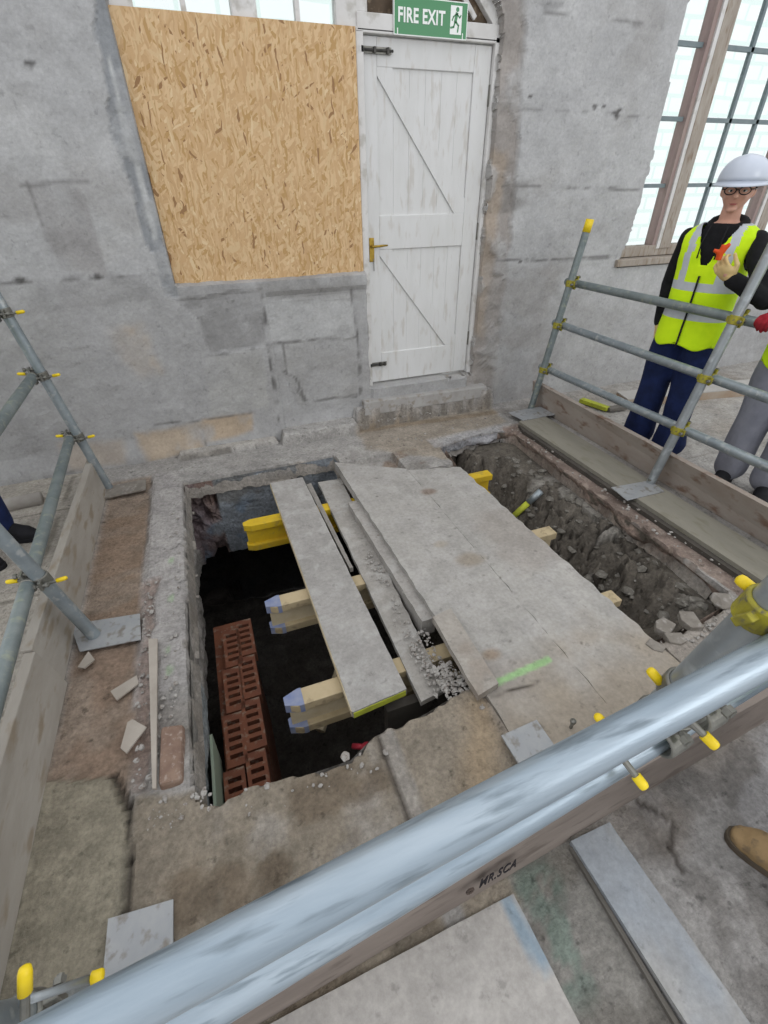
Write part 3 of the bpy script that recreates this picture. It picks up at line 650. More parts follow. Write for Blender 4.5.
text('lettering','FIRE EXIT',.082,M_SIGNW,sgx,Matrix.Translation((1.593,FY-.0420,2.501))@RX@Matrix.Diagonal((.86,1.05,1,1)),.0006,.0022,1.05)
mb=MB();mb.box((1.436,FY-.0418,2.421),(1.442,FY-.0408,2.448));mb.build('fixing',M_SIGNW,sgx);mb=MB();mb.box((1.868,FY-.0418,2.417),(1.873,FY-.0408,2.448));mb.build('fixing',M_SIGNW,sgx)
# right window
w=thing('window_3','tall timber window with small panes at the right of the wall','window',(4.3,3.66,1.1));w['kind']='structure'
y0,y1=3.62,3.74
mb=MB();mb.box((3.44,3.53,1.085),(6.9,y1,1.14));mb.build('window_sill',M_TIMB,w,bevel=.006)
mb=MB();mb.box((3.48,y0,1.145),(6.9,y1,1.225));mb.box((3.42,y0+.05,1.2),(3.58,y1,3.3))
for xx in (3.955,5.1,6.2): mb.box((xx,y0-.01,1.2),(xx+.12,y1,3.3))
mb.build('window_frame',M_TIMB,w,bevel=.005)
mb=MB()
for xx in (3.875,5.02,6.12): mb.box((xx+.045,y0-.005,1.2),(xx+.08,y1-.02,3.3))
mb.build('frame_strip',M_WHITE2,w)
mb=MB()
for xx in (3.88,5.02,6.12): mb.box((xx,y0+.01,1.2),(xx+.04,y1-.02,3.3))
mb.build('casement_stile',M_TIMBP,w)
mb=MB()
for z in (1.66,2.09,2.51,2.93): mb.box((3.5,y0+.04,z-.014),(6.9,y0+.07,z+.014))
for x in (4.39,4.70,5.42,5.78,6.5): mb.box((x-.014,y0+.04,1.2),(x+.014,y0+.07,3.3))
mb.build('glazing_bar',M_LEAD,w)
for xa,xb in ((3.5,3.85),(4.05,5.0),(5.2,6.1),(6.3,6.9)):
    mb=MB();mb.box((xa,y0+.055,1.2),(xb,y0+.058,3.3));mb.build('pane',M_GLASS,w)
# sheeting and scaffold outside the windows
mb=MB();nx=60
vs=[];fs=[]
for i in range(nx+1):
    for j in range(12):
        x=-1.5+i*.2;z=-.5+j*.5;vs.append((x,5.4+.03*math.sin(i*1.3+j)+.02*math.sin(j*2.1),z))
for i in range(nx):
    for j in range(11): a=i*12+j;fs.append((a,a+12,a+13,a+1))
mb.add(vs,fs);
def sheetmat():
    m,nt,b=newmat('scaffold_sheeting');nt.nodes.remove(b);o=nt.nodes['Material Output']
    tc=N(nt,'ShaderNodeTexCoord');bt=N(nt,'ShaderNodeTexBrick');bt.inputs['Scale'].default_value=1.6;bt.inputs['Color1'].default_value=(1,1,1,1);bt.inputs['Color2'].default_value=(.99,1,1,1);bt.inputs['Mortar'].default_value=(.86,.94,.91,1);bt.inputs['Mortar Size'].default_value=.03
    mp=N(nt,'ShaderNodeMapping');mp.inputs['Rotation'].default_value=(PI/2,0,0);nt.links.new(tc.outputs['Object'],mp.inputs[0]);nt.links.new(mp.outputs[0],bt.inputs[0])
    t=N(nt,'ShaderNodeBsdfTranslucent');df=N(nt,'ShaderNodeBsdfDiffuse');mx=N(nt,'ShaderNodeMixShader');mx.inputs[0].default_value=.3
    nt.links.new(bt.outputs[0],t.inputs[0]);nt.links.new(bt.outputs[0],df.inputs[0]);nt.links.new(t.outputs[0],mx.inputs[1]);nt.links.new(df.outputs[0],mx.inputs[2]);nt.links.new(mx.outputs[0],o.inputs[0]);return m
o=mb.build('scaffold_sheeting',sheetmat(),smooth=True,recalc=False);tag(o,'white translucent sheeting hung outside the windows','sheeting')
# ================================================================ boards over the pit
def vboard(name,label,cat,poly,z1,th,c1,c2,extra=None,group=None,res=.02,jag=.004,parent=None):
    P=np.array(poly);mn=P.min(0);mx=P.max(0)
    mb=MB()
    # bilinear grid over a quad poly: near-left, near-right, far-right, far-left
    nl,nr,fr,fl=[Vector((p[0],p[1],0)) for p in poly]
    nu=max(2,int((nr-nl).length/res));nv=max(2,int((fl-nl).length/res))
    xs=[];vs=[];cs=[]
    for j in range(nv+1):
        for i in range(nu+1):
            a=i/nu;b=j/nv;p=(nl*(1-a)+nr*a)*(1-b)+(fl*(1-a)+fr*a)*b
            q=mnoise.noise(Vector((p.x*14,p.y*14,z1)))
            if j in(0,nv): p.y+=q*jag
            if i in(0,nu): p.x+=q*jag
            vs.append(Vector((p.x,p.y,z1+.002*mnoise.noise(p*6))))
    top=len(vs);fs=[]
    for j in range(nv):
        for i in range(nu): a=j*(nu+1)+i;fs.append((a,a+1,a+nu+2,a+nu+1))
    ring=[i for i in range(nu+1)]+[j*(nu+1)+nu for j in range(1,nv+1)]+[nv*(nu+1)+i for i in range(nu-1,-1,-1)]+[j*(nu+1) for j in range(nv-1,0,-1)]
    for r in ring: vs.append(Vector((vs[r].x,vs[r].y,z1-th)))
    m=len(ring)
    for k in range(m): k2=(k+1)%m;fs.append((ring[k],top+k,top+k2,ring[k2]))
    fs.append(tuple(top+k for k in range(m))[::-1])
    mb.add(vs,fs);o=mb.build(name,M_BOARDV,parent,recalc=False);me=o.data
    V=np.array([tuple(v) for v in mb.v]);x,y=V[:,0],V[:,1]
    a1=fbm(x*3,y*1.5,z1+3,4);a2=fbm(x*40,y*4,z1,3);a3=fbm(x*9,y*9,z1+8,4)
    c=L3(c1)*(.82+.2*a1+.16*a2)[:,None];c=blend(c,ss(.5,.68,a3),L3(c2),.6)
    if extra: c=extra(x,y,c)
    at=me.color_attributes.new('Col','FLOAT_COLOR','POINT');at.data.foreach_set('color',np.concatenate([np.clip(c,0,1),np.ones((len(c),1))],1).astype(np.float32).ravel())
    if parent is None: tag(o,label,cat,group)
    return o
def exA(x,y,c):
    n=fbm(x*8,y*8,2.,4)
    c=blend(c,ss(.5,.66,fbm(x*2.2,y*2.2,31.,4)),L3('908880'),.5)
    for (u,v,r,h) in [(430,492,.05,'6f5746'),(470,560,.08,'8f8270'),(492,655,.045,'8a7258'),(440,545,.04,'938a7c')]:
        P=g(u,v,.02);c=blend(c,1-ss(r*.4,r,np.hypot((x-P[0])*.7,y-P[1])+(n-.5)*.06),L3(h),.6)
    q=(y<.95);c=blend(c,(1-ss(.70,1.1,y+(n-.5)*.35-.12*(x-1.1))),L3('978c7d'),.85)
    for k in range(40):
        rr=random.Random(k);c=blend(c,1-ss(.003,.007,np.hypot(x-(.72+.78*rr.random()),y-(.8+1.9*rr.random()))),L3('4e463f'),.7)
    # green spray line
    P,Q=g(492,685,.02),g(548,660,.02);ex,ey=Q[0]-P[0],Q[1]-P[1];t=np.clip(((x-P[0])*ex+(y-P[1])*ey)/(ex*ex+ey*ey),0,1);dd_=np.hypot(x-P[0]-t*ex,y-P[1]-t*ey)
    c=blend(c,1-ss(.008,.020,dd_+(n-.5)*.008),L3('93c080'),.75)
    PP=[g(*p,.02) for p in [(490,697),(502,694),(513,690),(523,687),(540,682)]]
    for P,Q in zip(PP[:-1],PP[1:]):
        ex,ey=Q[0]-P[0],Q[1]-P[1];t=np.clip(((x-P[0])*ex+(y-P[1])*ey)/(ex*ex+ey*ey),0,1);dd_=np.hypot(x-P[0]-t*ex,y-P[1]-t*ey)
        c=blend(c,1-ss(.002,.007,dd_+(n-.5)*.006),L3('3d3630'),.85)
    return c
vboard('cover_board','left one of the two joined wide dusty boards, with a green spray line','board',[(.745,.46),(1.148,.46),(1.142,2.68),(.692,2.965)],.022,.062,'a09d98','a8a5a1',exA,'wide boards bridging the pit',.012,.006)
vboard('cover_board','right one of the two joined wide dusty boards, beside the open earth trench','board',[(1.1495,.46),(1.57,.46),(1.507,2.56),(1.1435,2.66)],.022,.062,'a09d98','a8a5a1',exA,'wide boards bridging the pit',.012,.014)
def exP(x,y,c): return blend(c,ss(.55,.7,fbm(x*16,y*16,3.,4)),L3('b1afab'),.5)
pk=thing('scaffold_plank','grey plank lying free across the left pit with a green painted near end','plank',(.335,2.0,-.068),'planks over the left pit')
vboard('plank_body','','',[(.232,1.045),(.470,1.066),(.438,2.925),(.208,2.93)],-.03,.038,'9a9793','a3a09c',exP,None,.015,.002,pk)
mb=MB();mb.bar((.236,1.0435,-.053),(.466,1.0645,-.053),.004,.03);mb.build('painted_end',M_GREENW,pk)['label']='yellow green painted plank end'
mb=MB();mb.bar((.2295,1.05,-.049),(.2055,2.92,-.049),.003,.036);mb.build('plank_edge',M_PALEW,pk)
vboard('scaffold_plank','narrow gritty plank in the left pit, between the green-ended plank and the wide boards','plank',[(.512,1.01),(.63,1.03),(.700,2.86),(.535,2.87)],-.062,.03,'98948e','aaa7a2',exP,'planks over the left pit',.015,.004)
vboard('scaffold_plank','narrow plank with mortar crumbs lying tight against the wide boards','plank',[(.672,1.36),(.74,1.36),(.712,2.47),(.640,2.46)],-.012,.10,'9d9994','a6a39e',exP,'planks over the left pit',.015,.003)
vboard('scaffold_plank','thin batten edge seen just right of the plank with the green end','plank',[(.478,1.9),(.497,1.9),(.487,2.88),(.452,2.88)],-.065,.03,'8f8b85','9b9790',None,'planks over the left pit',.015,.002)
vboard('wood_offcut','short brown edged timber offcut beside the near end of the wide boards','timber',[(.690,.885),(.792,.905),(.800,1.330),(.698,1.31)],.058,.034,'a19b93','968b80',None,None,.012,.003)
# formwork beams
def hbeam(label,y,x0,x1,top,web,blue):
    t=thing('formwork_beam',label,'beam',(x0,y,-.27),'timber beams carrying the boards')
    zt=-.071;ch=.045
    for nm,z1,z0 in (('top_flange',zt,zt-.045),('bottom_flange',zt-.155,zt-.20)):
        mb=MB();pts=[(x0+ch,y-.04),(x1,y-.04),(x1,y+.04),(x0+ch,y+.04),(x0,y+.018),(x0,y-.018)]
        mb.slab(pts,z0,z1);f=mb.build(nm,top,t,bevel=.003)
        if blue:
            m2=MB();m2.slab([(x0-.002,y-.020),(x0+.06,y-.0415),(x0+.075,y-.0415),(x0+.075,y+.0415),(x0+.06,y+.0415),(x0-.002,y+.020)],z0-.0015,z1+.0015);e=m2.build('painted_end',M_BLUE,f);e['label']='blue painted flange end'
    mb=MB();mb.box((x0+.012,y-.0135,zt-.16),(x1-.01,y+.0135,zt-.04));mb.build('web',web,t)
    return t
hbeam('bright yellow timber beam carrying the far ends of the boards',2.555,-.03,1.76,M_YEL,M_YEL,False)
hbeam('pale timber beam with blue end under the middle of the boards',1.80,.0,1.75,M_BEAM,M_PALEW,True)
hbeam('pale timber beam with blue end under the near end of the boards',1.215,-.01,1.70,M_BEAM,M_PALEW,True)
# perforated bricks in the left pit
def pbrick(lab,x,y,z,first=[None]):
    if first[0] is None:
        t=thing('perforated_brick',lab,'brick',(0,0,0),'perforated bricks in the left pit')
        L,W,H=.268,.092,.075;ns=5;hw=.058
        # top frame around slots
        mb=MB();ys_=[];gap=.043
        mb.box((-W/2,-L/2,0),(-hw/2,L/2,H));mb.box((hw/2,-L/2,0),(W/2,L/2,H))
        sl=.021
        yb=-L/2
        for k in range(ns):
            c=gap*(k-2);mb.box((-hw/2,yb,0),(hw/2,c-sl/2,H));yb=c+sl/2
        mb.box((-hw/2,yb,0),(hw/2,L/2,H))
        mb.build('brick_body',M_BRICK,t)
        mb=MB();mb.box((-hw/2,-L/2+.01,.004),(hw/2,L/2-.01,.02));mb.build('slot_shade',M_BRICKD,t)  # dark plate in the slots, their shade put into the colour
        first[0]=t;r=t
    else:
        r=first[0].copy();C.objects.link(r);r['label']=lab
        for ch in first[0].children:
            c=ch.copy();C.objects.link(c);c.parent=r
    r.location=(x,y,z);r.rotation_euler=(0,0,.0);return r
places=['nearest','second','third','farthest']
for k in range(4):
    for c_,side in ((0,'left'),(1,'right')):
        x=-.285+c_*.1+ (k*.012 if c_ else k*.02);y=1.10+k*.278+(.05 if c_ else 0)
        lab={0:'slotted terracotta brick in the %s row, nearest the camera',1:'slotted terracotta brick in the %s row, second from the near end',2:'slotted terracotta brick in the %s row, third from the near end',3:'slotted terracotta brick in the %s row, farthest in the dark'}[k]%side
        pbrick(lab,x,y,-.53)
mb=MB();mb.box((-.33,.96,-1.6),(-.14,2.2,-.535));tag(mb.build('brick_pier',M_BRICK),'terracotta masonry standing below the slotted bricks','masonry')
mb=MB();mb.bar((-.345,.98,-.40),(-.350,1.35,-.44),.012,.20);tag(mb.build('thin_board',mat('pale_green_board','8fa08c','9aa393',8,.9)),'thin pale green board upright between pit wall and slotted bricks','board')
# debris in the dark
mb=MB();mb.ball((.27,1.0,-.25),(.03,.03,.035));mb.tube([(.27,1.0,-.23),(.22,1.04,-.26)],.012,8);o=mb.build('fire_hose_cap',M_RED,smooth=True) if False else mb.build('red_cap',M_RED,smooth=True);tag(o,'dark red plastic cap just under the near edge of the left pit','cap')
mb=MB();mb.tube([(.15,1.6,-1.0),(.55,2.2,-.85)],.03,8);tag(mb.build('timber_prop',M_PALEW),'short pale prop lying deep in the dark left pit','prop')
mb=MB();mb.tube([(.1,1.25,-1.2),(.5,1.5,-1.1)],.025,8);tag(mb.build('cable_duct',M_GBLK,smooth=True),'dark duct crossing the bottom of the left pit','duct')
mb=MB();mb.box((.38,1.05,-.30),(.56,1.09,-.12));tag(mb.build('timber_block',mat('dark_timber','4a4640','3c3833',8,.9)),'dark timber block hanging under the narrow plank at the near edge','timber')
# pipe in right pit
def onsoil(u,v,up):
    z=-.4
    for _ in range(12): P=g(u,v,z);z=.5*z+.5*(soilz(P[0],P[1])+up)
    return Vector(g(u,v,z))
p0=onsoil(516,514,.05);p1=onsoil(541,491,.05);mid=p0+(p1-p0)*.5;p0=p0-(p1-p0)*.25
t=thing('pipe','short pipe, yellow then grey blue, poking out from under the boards into the right pit','pipe',tuple(p0))
mb=MB();mb.tube([p0,mid],.022,14);mb.build('yellow_sleeve',M_GREENW,t,smooth=True)
mb=MB();mb.tube([mid,p1],.024,14,hollow=.8);mb.build('grey_sleeve',M_GALVB,t,smooth=True)
# ================================================================ flat boards on the floor
mb=MB();mb.slab([(2.335,.55),(2.575,.55),(2.60,3.16),(2.33,3.06)],-.002,.036);tag(mb.build('ledge_board',mat('olive_board','837f74','8d897d',5,.9,bump=.2,bscale=30,stretch=(2,.5,2),c3='7f7a6b'),bevel=.003),'dusty olive grey board lying flat along the right edge of the trench','board')
mb=MB();mb.slab([(2.30,.9),(2.333,.9),(2.33,3.06),(2.29,2.95)],-.03,.01);tag(mb.build('edge_strip',mat('dark_strip','55504a','47433e',8,.95)),'dark narrow strip between brick lip and olive board','timber')  # dark left edge of the olive board, built as a strip
vboard('floor_sheet','large pale sheet lying on the floor in front of the near toe board','sheet',[(-1.2,-.9),(.52,-.9),(.487,.325),(-1.0,.30)],.012,.012,'a39f9a','aca8a3',
  lambda x,y,c: blend(c,(1-ss(.014,.028,np.hypot((x-.462-(.3-y)*.12),(np.clip(y,.18,.31)-y)*1.0)+(fbm(x*30,y*30,1.)-.5)*.01)),L3('8095a4'),.8),None,.02,.001)
vboard('floor_board','narrow blue grey board running from the near toe board to the camera','board',[(.745,-.95),(.868,-.95),(.860,.37),(.715,.37)],.030,.03,'9c9b99','949799',
  lambda x,y,c: blend(c,ss(.45,.65,fbm(x*7,y*3,2.,4)),L3('8c959f'),.55),None,.015,.001)
mb=MB();P=Vector((.70,.36,0));mb.bar((.70,-.9,.008),(.712,.36,.008),.012,.016);tag(mb.build('floor_batten',mat('dark_batten','6d6963','5c5852',8,.9)),'thin dark batten on the floor beside the blue grey board','batten')
# left: pale round timber on the floor and beam on the right
a=g(-60,520,.03);b=g(42,498,.03);mb=MB();mb.tube([a,(Vector(a)+Vector(b))/2+Vector((0,0,.003)),b],.045,14);tag(mb.build('round_post',mat('pale_post','a8a39d','9a958e',8,.9,bump=.2),smooth=True),'pale round post lying on the floor outside the left toe board','post')
t=thing('floor_timber','long pale timber on the floor beyond the people, brown on its near side','timber',(3.9,3.0,0))
mb=MB();mb.hexa([(3.45,3.03,.0),(5.6,2.68,.0),(5.6,2.90,.0),(3.5,3.22,.0)],[(3.45,3.03,.07),(5.6,2.68,.07),(5.6,2.90,.07),(3.5,3.22,.07)]);mb.build('timber_body',mat('brown_timber','97826d','a69a8c',6,.9),t)
mb=MB();mb.hexa([(3.45,3.03,.07),(5.6,2.68,.07),(5.6,2.90,.07),(3.5,3.22,.07)],[(3.45,3.03,.078),(5.6,2.68,.078),(5.6,2.90,.078),(3.5,3.22,.078)]);mb.build('dusty_top',mat('dusty_timber','b3b0ab','a8a5a0',6,.9),t)
a=Vector(g(581,400,.03));b=Vector(g(608,409,.03));mb=MB();mb.bar(a,b,.06,.035);tag(mb.build('wood_block',M_GREENW,bevel=.003),'yellow green block on the floor behind the right toe board','block')
mb=MB();mb.bar(b,b+Vector((.18,-.02,0)),.06,.03);tag(mb.build('wood_block',mat('grey_block','6f6b65','615d57',8,.9),bevel=.003),'dark grey block lying at the end of the yellow green block','block')
# debris bits on the left strip
def chip(pp,z,th,label,m=M_PALEW,name='wood_chip',z2=None):
    P=[g(u,v,z)[:2] for u,v in pp];mb=MB();mb.slab([tuple(p) for p in P],z-.001,z+th);tag(mb.build(name,m),label,'chip')
MCH=mat('chip_wood','aaa298','9c948a',9,.9)
chip([(121,749),(128,723),(133,720),(147,728),(136,742),(127,754)],.02,.006,'grey brown wood chip lying at the inner edge of the left strip',MCH)
chip([(111,692),(137,676),(139,684),(117,701)],.008,.006,'thin pale splinter of wood below the left base plate',MCH)
chip([(78,668),(89,652),(95,660),(85,669)],.012,.006,'small triangular wood chip beside the left toe board',MCH)
chip([(149,640),(158,640),(157,790),(153,790)],.03,.01,'long thin grey lath along the inner edge of the left strip',MCH,'lath')
# screw by the near rail
mb=MB();a=Vector(g(573,722,.06));mb.tube([a+Vector((0,0,-.055)),a],.006,8);mb.tube([a,a+Vector((0,0,.008))],.011,8);tag(mb.build('screw_anchor',M_STEEL,smooth=True),'small steel anchor bolt standing up from the floor beyond the near rail','bolt')
# ================================================================ toe boards
def toe(label,pts,grp='toe boards',name='toe_board',m=M_BOARDX,parts=None):
    # pts: list of (inner_bottom, inner_top) near, far ; thickness vector
    (ib0,it0),(ib1,it1),tv=pts;tv=Vector(tv)
    t=thing(name,label,'toe board',tuple(ib0),grp)
    ib0,it0,ib1,it1=map(Vector,(ib0,it0,ib1,it1))
    mb=MB();mb.add([ib0,ib1,ib1+tv,ib0+tv,it0,it1,it1+tv,it0+tv],[(3,2,1,0),(4,5,6,7),(0,1,5,4),(1,2,6,5),(2,3,7,6),(3,0,4,7)])
    mb.build('board_body',m,t,bevel=.003);return t
MTR=mat('stained_board','a59c93','978b81',3,.9,bump=.25,bscale=30,stretch=(1.5,1,2),c3='7d6759')
MTL=mat('grey_board','a39e96','958f86',4,.9,bump=.25,bscale=30,stretch=(2,.6,2),c3='8b8071')
toe('brown stained toe board standing behind the right railing',(((2.68,.3,.0),(2.60,.3,.235)),((2.70,3.40,.0),(2.665,3.40,.235)),(.036,0,.004)),m=MTR)
toe('far length of the grey toe board of the left railing, ending by the wall',(((-.845,1.575,0),(-.875,1.575,.225)),((-.845,3.27,0),(-.865,3.27,.225)),(-.038,0,.004)),m=MTL)
toe('near length of the grey toe board of the left railing',(((-.825,.2,0),(-.86,.2,.22)),((-.83,1.57,0),(-.865,1.57,.215)),(-.038,0,.004)),m=MTL)
tn=toe('brown grey toe board of the near railing with black stencilled letters',(((-1.0,.277,0),(-1.0,.290,.225)),((2.2,.469,0),(2.2,.482,.225)),(0,.036,0)),m=mat('near_board','8a8078','7b716a',5,.9,bump=.25,stretch=(.5,2,2),c3='6d635c'))
tm=Matrix.Translation((.442,.3553,.120))@Matrix.Rotation(.06,4,'Z')@RX@Matrix.Diagonal((.56,1.5,1,1))
text('lettering','MR.SCA',.058,M_INK,tn,tm,.0008,.0008,1.12)
mb=MB();
for q in range(10): a=q*PI/5;mb.tube([(.352+.010*math.cos(a),.3495,.115+.010*math.sin(a)),(.352+.010*math.cos(a+.8),.349,.115+.016*math.sin(a+.8))],.003,5)
mb.build('stencil_mark',M_MARK,tn)
# ================================================================ scaffold tubes
def tubething(label,pts,m,name='scaffold_tube',grp=None,r=.02415,cat='tube'):
    pts=[Vector(p) for p in pts];n=8;P=[]
    if 'near' not in label or 'nearest' in label or 'nearer' in label: r=.0272
    elif 'thick' in label: r=.0232
    for a,b in zip(pts[:-1],pts[1:]):
        for q in range(n): P.append(a+(b-a)*q/n)
    P.append(pts[-1])
    mb=MB();mb.tube(P,r,28,hollow=.84);o=mb.build(name,m,smooth=True)
    md=o.modifiers.new('e','EDGE_SPLIT');md.split_angle=.9
    return tag(o,label,cat,grp)
gp='upright scaffold posts';gr='horizontal guard rails'
def lerp(a,b,t): return Vector(a)+(Vector(b)-Vector(a))*t
RB0=(2.588,3.266,.01);RB1=(2.826,3.266,1.458);RF0=(2.549,1.879,.01);RF1=(2.86,1.879,1.60)
LB0=(-.832,3.189,.01);LB1=(-.995,3.189,1.30);LF0=(-.757,1.799,.01);LF1=(-.93,1.799,.95)
def onpost(a,b,z): return lerp(a,b,(z-a[2])/(b[2]-a[2]))
tubething('upright scaffold post of the right railing by the wall, yellow tape at its top',[RB0,RB1],M_GALV2,'scaffold_post',gp)
tubething('upright scaffold post of the right railing in front of the people',[RF0,RF1],M_GALV,'scaffold_post',gp)
tubething('upright scaffold post of the left railing nearest the wall',[LB0,LB1],M_GALVB,'scaffold_post',gp)
tubething('upright scaffold post of the left railing nearer the camera',[LF0,(-1.02,1.799,1.35)],M_GALVB,'scaffold_post',gp)
a=onpost(RB0,RB1,1.38);mb=MB();mb.tube([a,onpost(RB0,RB1,1.462)],.0295,20);tag(mb.build('yellow_tape',M_CAP,smooth=True),'yellow tape round the top of the right railing post by the wall','tape')
# rails right
rr=[('top',1.036,1.04),('middle',.728,.72),('lowest',.37,.40)]
RRP={}
for nm,zb,zf in rr:
    pb=onpost(RB0,RB1,zb)+Vector((.05,0,0));pf=onpost(RF0,RF1,zf)+Vector((.05,0,0));dv=(pf-pb).normalized()
    RRP[nm]=(pb,pf,dv)
    tubething('%s guard rail of the right railing'%nm,[pb-dv*.10,pf+dv*2.2],M_GALV2 if nm=='top' else M_GALVB,'guard_rail',gr)
LRP={}
for nm,zb,zf in [('top',1.145,1.10),('middle',.80,.80),('lowest',.405,.375)]:
    pb=onpost(LB0,LB1,zb)+Vector((-.05,0,0));pf=onpost(LF0,LF1,zf)+Vector((-.05,0,0));dv=(pf-pb).normalized()
    LRP[nm]=(pb,pf,dv)
    tubething('%s guard rail of the left railing'%nm,[pb-dv*.02,pf+dv*1.3],M_GALV2,'guard_rail',gr)
# near railing
d1=(Vector((.264,.181,1.124))-Vector((-.12,.157,1.115)));dn=d1.normalized();c0=Vector((.072,.169,1.119))
tubething('thick looking top guard rail of the near railing, closest to the camera',[c0-dn*1.25,c0+dn*1.6],M_RAILX,'guard_rail',gr)
mm0=Vector((-.15,.214,.76));mm1=Vector((1.0,.318,.76));dm=(mm1-mm0).normalized()
tubething('second guard rail of the near railing just under the top one',[mm0-dm*.6,mm1+dm*.9],M_RAILX,'guard_rail',gr)
NR0=Vector((.72,.47,.034));NR1=Vector((.655,.240,1.22));NRm=NR0+(NR1-NR0)*1.35
tubething('upright scaffold post rising past the near top rail at the right',[NR0,NRm],M_GALV,'scaffold_post',gp)
NL0=Vector((-.50,.50,.012));NL1=Vector((-.47,.215,1.08))
tubething('upright scaffold post behind the near rail at the left corner',[NL0,NL1],M_GALVB,'scaffold_post',gp)
# base plates
def plate(label,poly,z=.036,foot=None,th=.006,m=M_PLATE):
    t=thing('base_plate',label,'plate',(sum(p[0] for p in poly)/4,sum(p[1] for p in poly)/4,z),'steel base plates under the posts')
    mb=MB();mb.slab(poly,z,z+th);mb.build('plate_body',m,t,bevel=.001)
    if foot: 
        mb=MB();mb.tube([(foot[0],foot[1],z+th),(foot[0],foot[1],z+th+.03)],.019,12);mb.build('spigot',M_STEEL,t)
def pl(*p,z=.036): return [tuple(g(u,v,z)[:2]) for u,v in p]
plate('pale base plate under the right railing post by the wall',pl((508,413),(540,407),(555,415),(523,421)),foot=RB0)
plate('pale base plate under the right railing post in front of the people',pl((611,488),(650,481),(664,492),(627,501)),foot=RF0)
plate('pale base plate under the left railing post by the wall',pl((96,490),(146,480),(146,490),(100,500),z=.012),z=.010,foot=LB0,th=.012,m=M_CONC)
plate('blue grey base plate under the left railing post nearer the camera',pl((70,625),(140,614),(141,640),(80,652),z=.008),z=.006,foot=LF0)
plate('base plate poking out beyond the near top rail at the left',[(-.583,.44),(-.415,.44),(-.415,.648),(-.583,.665)],z=.012,foot=NL0,th=.008)
plate('base plate poking out beyond the near top rail at the centre',[(.698,.43),(.855,.43),(.853,.736),(.698,.73)],z=.024,foot=NR0,th=.008)
# couplers
def coupler(label,A,da,B,db,mc,caps=(),grp='scaffold couplers',silver=True):
    A,B=Vector(A),Vector(B);da,db=Vector(da).normalized(),Vector(db).normalized();n=(B-A).normalized()
    t=thing('scaffold_coupler',label,'coupler',tuple((A+B)/2),grp)
    for nm,P,dd_,oth in (('post_clamp',A,da,db),('rail_clamp',B,db,da)):
        mb=MB();mb.tube([P-dd_*.024,P-dd_*.02,P+dd_*.02,P+dd_*.024],[.0285,.031,.031,.0285],20,hollow=.84)
        # hinge lug and bolt lug
        s=oth-oth.dot(dd_)*dd_;s.normalize();s=s
        mb.bar(P+s*.028-n*.0,P+s*.052,.04,.012,dd_ if False else n);mb.bar(P-s*.028,P-s*.044,.03,.014,n)
        c=mb.build(nm,mc,t,bevel=.002)
        b=MB();q=P+s*.043;b.tube([q-n*.03,q+n*.03],.006,8);b.tube([q+n*.016,q+n*.028],.011,6);b.tube([q-n*.026,q-n*.016],.010,6)
        b.build('bolt',M_STEEL,c)
    for (p0,p1) in caps:
        p0,p1=Vector(p0),Vector(p1);dd_=(p1-p0).normalized();m2=MB();m2.tube([p0-dd_*.05,p0],.006,8);bb=m2.build('bolt_shank',M_STEEL,t)
        m2=MB();L=(p1-p0).length;m2.tube([p0,p0+dd_*L*.75,p0+dd_*L*.93,p1],[.009,.009,.0075,.003],12);m2.build('yellow_cap',M_CAP,bb,smooth=True)['label']='yellow plastic bolt cap'
    mb=MB();mb.bar(A+n*.02,B-n*.02,.03,.03,da);mb.build('swivel_block',mc,t)
    return t
for nm in ('top','middle','lowest'):
    pb,pf,dv=RRP[nm]
    coupler('yellow painted coupler joining the %s right rail to the post by the wall'%nm,pb-Vector((.05,0,0)),Vector(RB1)-Vector(RB0),pb,dv,M_YCOUP)
    coupler('yellow painted coupler joining the %s right rail to the post in front of the people'%nm,pf-Vector((.05,0,0)),Vector(RF1)-Vector(RF0),pf,dv,M_YCOUP)
for nm in ('top','middle','lowest'):
    pb,pf,dv=LRP[nm]
    for P,Q0,Q1,wh in ((pb,LB0,LB1,'by the wall'),(pf,LF0,LF1,'nearer the camera')):
        A=P+Vector((.05,0,0));up=(Vector(Q1)-Vector(Q0)).normalized()
        caps=[(A+Vector((.055,-.03,.0)),A+Vector((.095,-.03,.005))),(P+Vector((-.03,.0,.02)),P+Vector((-.07,.0,.025)))]
        coupler('steel coupler joining the %s left rail to the post %s'%(nm,wh),A,up,P,dv,M_STEEL,caps)
def railcap(u0,v0,u1,v1,z0,z1): return (Vector(g(u0,v0,z0)),Vector(g(u1,v1,z1)))
upr=(NR1-NR0).normalized()
def nonpost(z): return NR0+(NR1-NR0)*((z-NR0.z)/(NR1.z-NR0.z))
P=nonpost(.78);coupler('steel coupler with yellow caps on the second near rail, left of the post',P,upr,P+Vector((-.01,-.05,0)),dm,M_STEEL,
   [railcap(603,722,597,716,.78,.80),railcap(636,776,646,789,.80,.79)])
P=nonpost(.90);coupler('steel coupler with yellow caps below the near top rail, beside the post',P,upr,P+Vector((.0,-.05,.0)),dm,M_STEEL,
   [railcap(660,682,649,669,.90,.92),railcap(704,735,717,748,.92,.91)])
P=nonpost(1.155);coupler('yellow coupler round the near right post at the photo edge',P,upr,P+Vector((.03,-.05,-.03)),dn,M_YCOUP,
   [railcap(756,592,737,577,1.17,1.18)])
P=NL0+(NL1-NL0)*.55;coupler('steel coupler with yellow caps at the bottom left corner',P,NL1-NL0,P+Vector((0,-.05,0)),dm,M_STEEL,
   [railcap(25,993,25,966,.75,.78),railcap(92,978,104,974,.62,.62)])
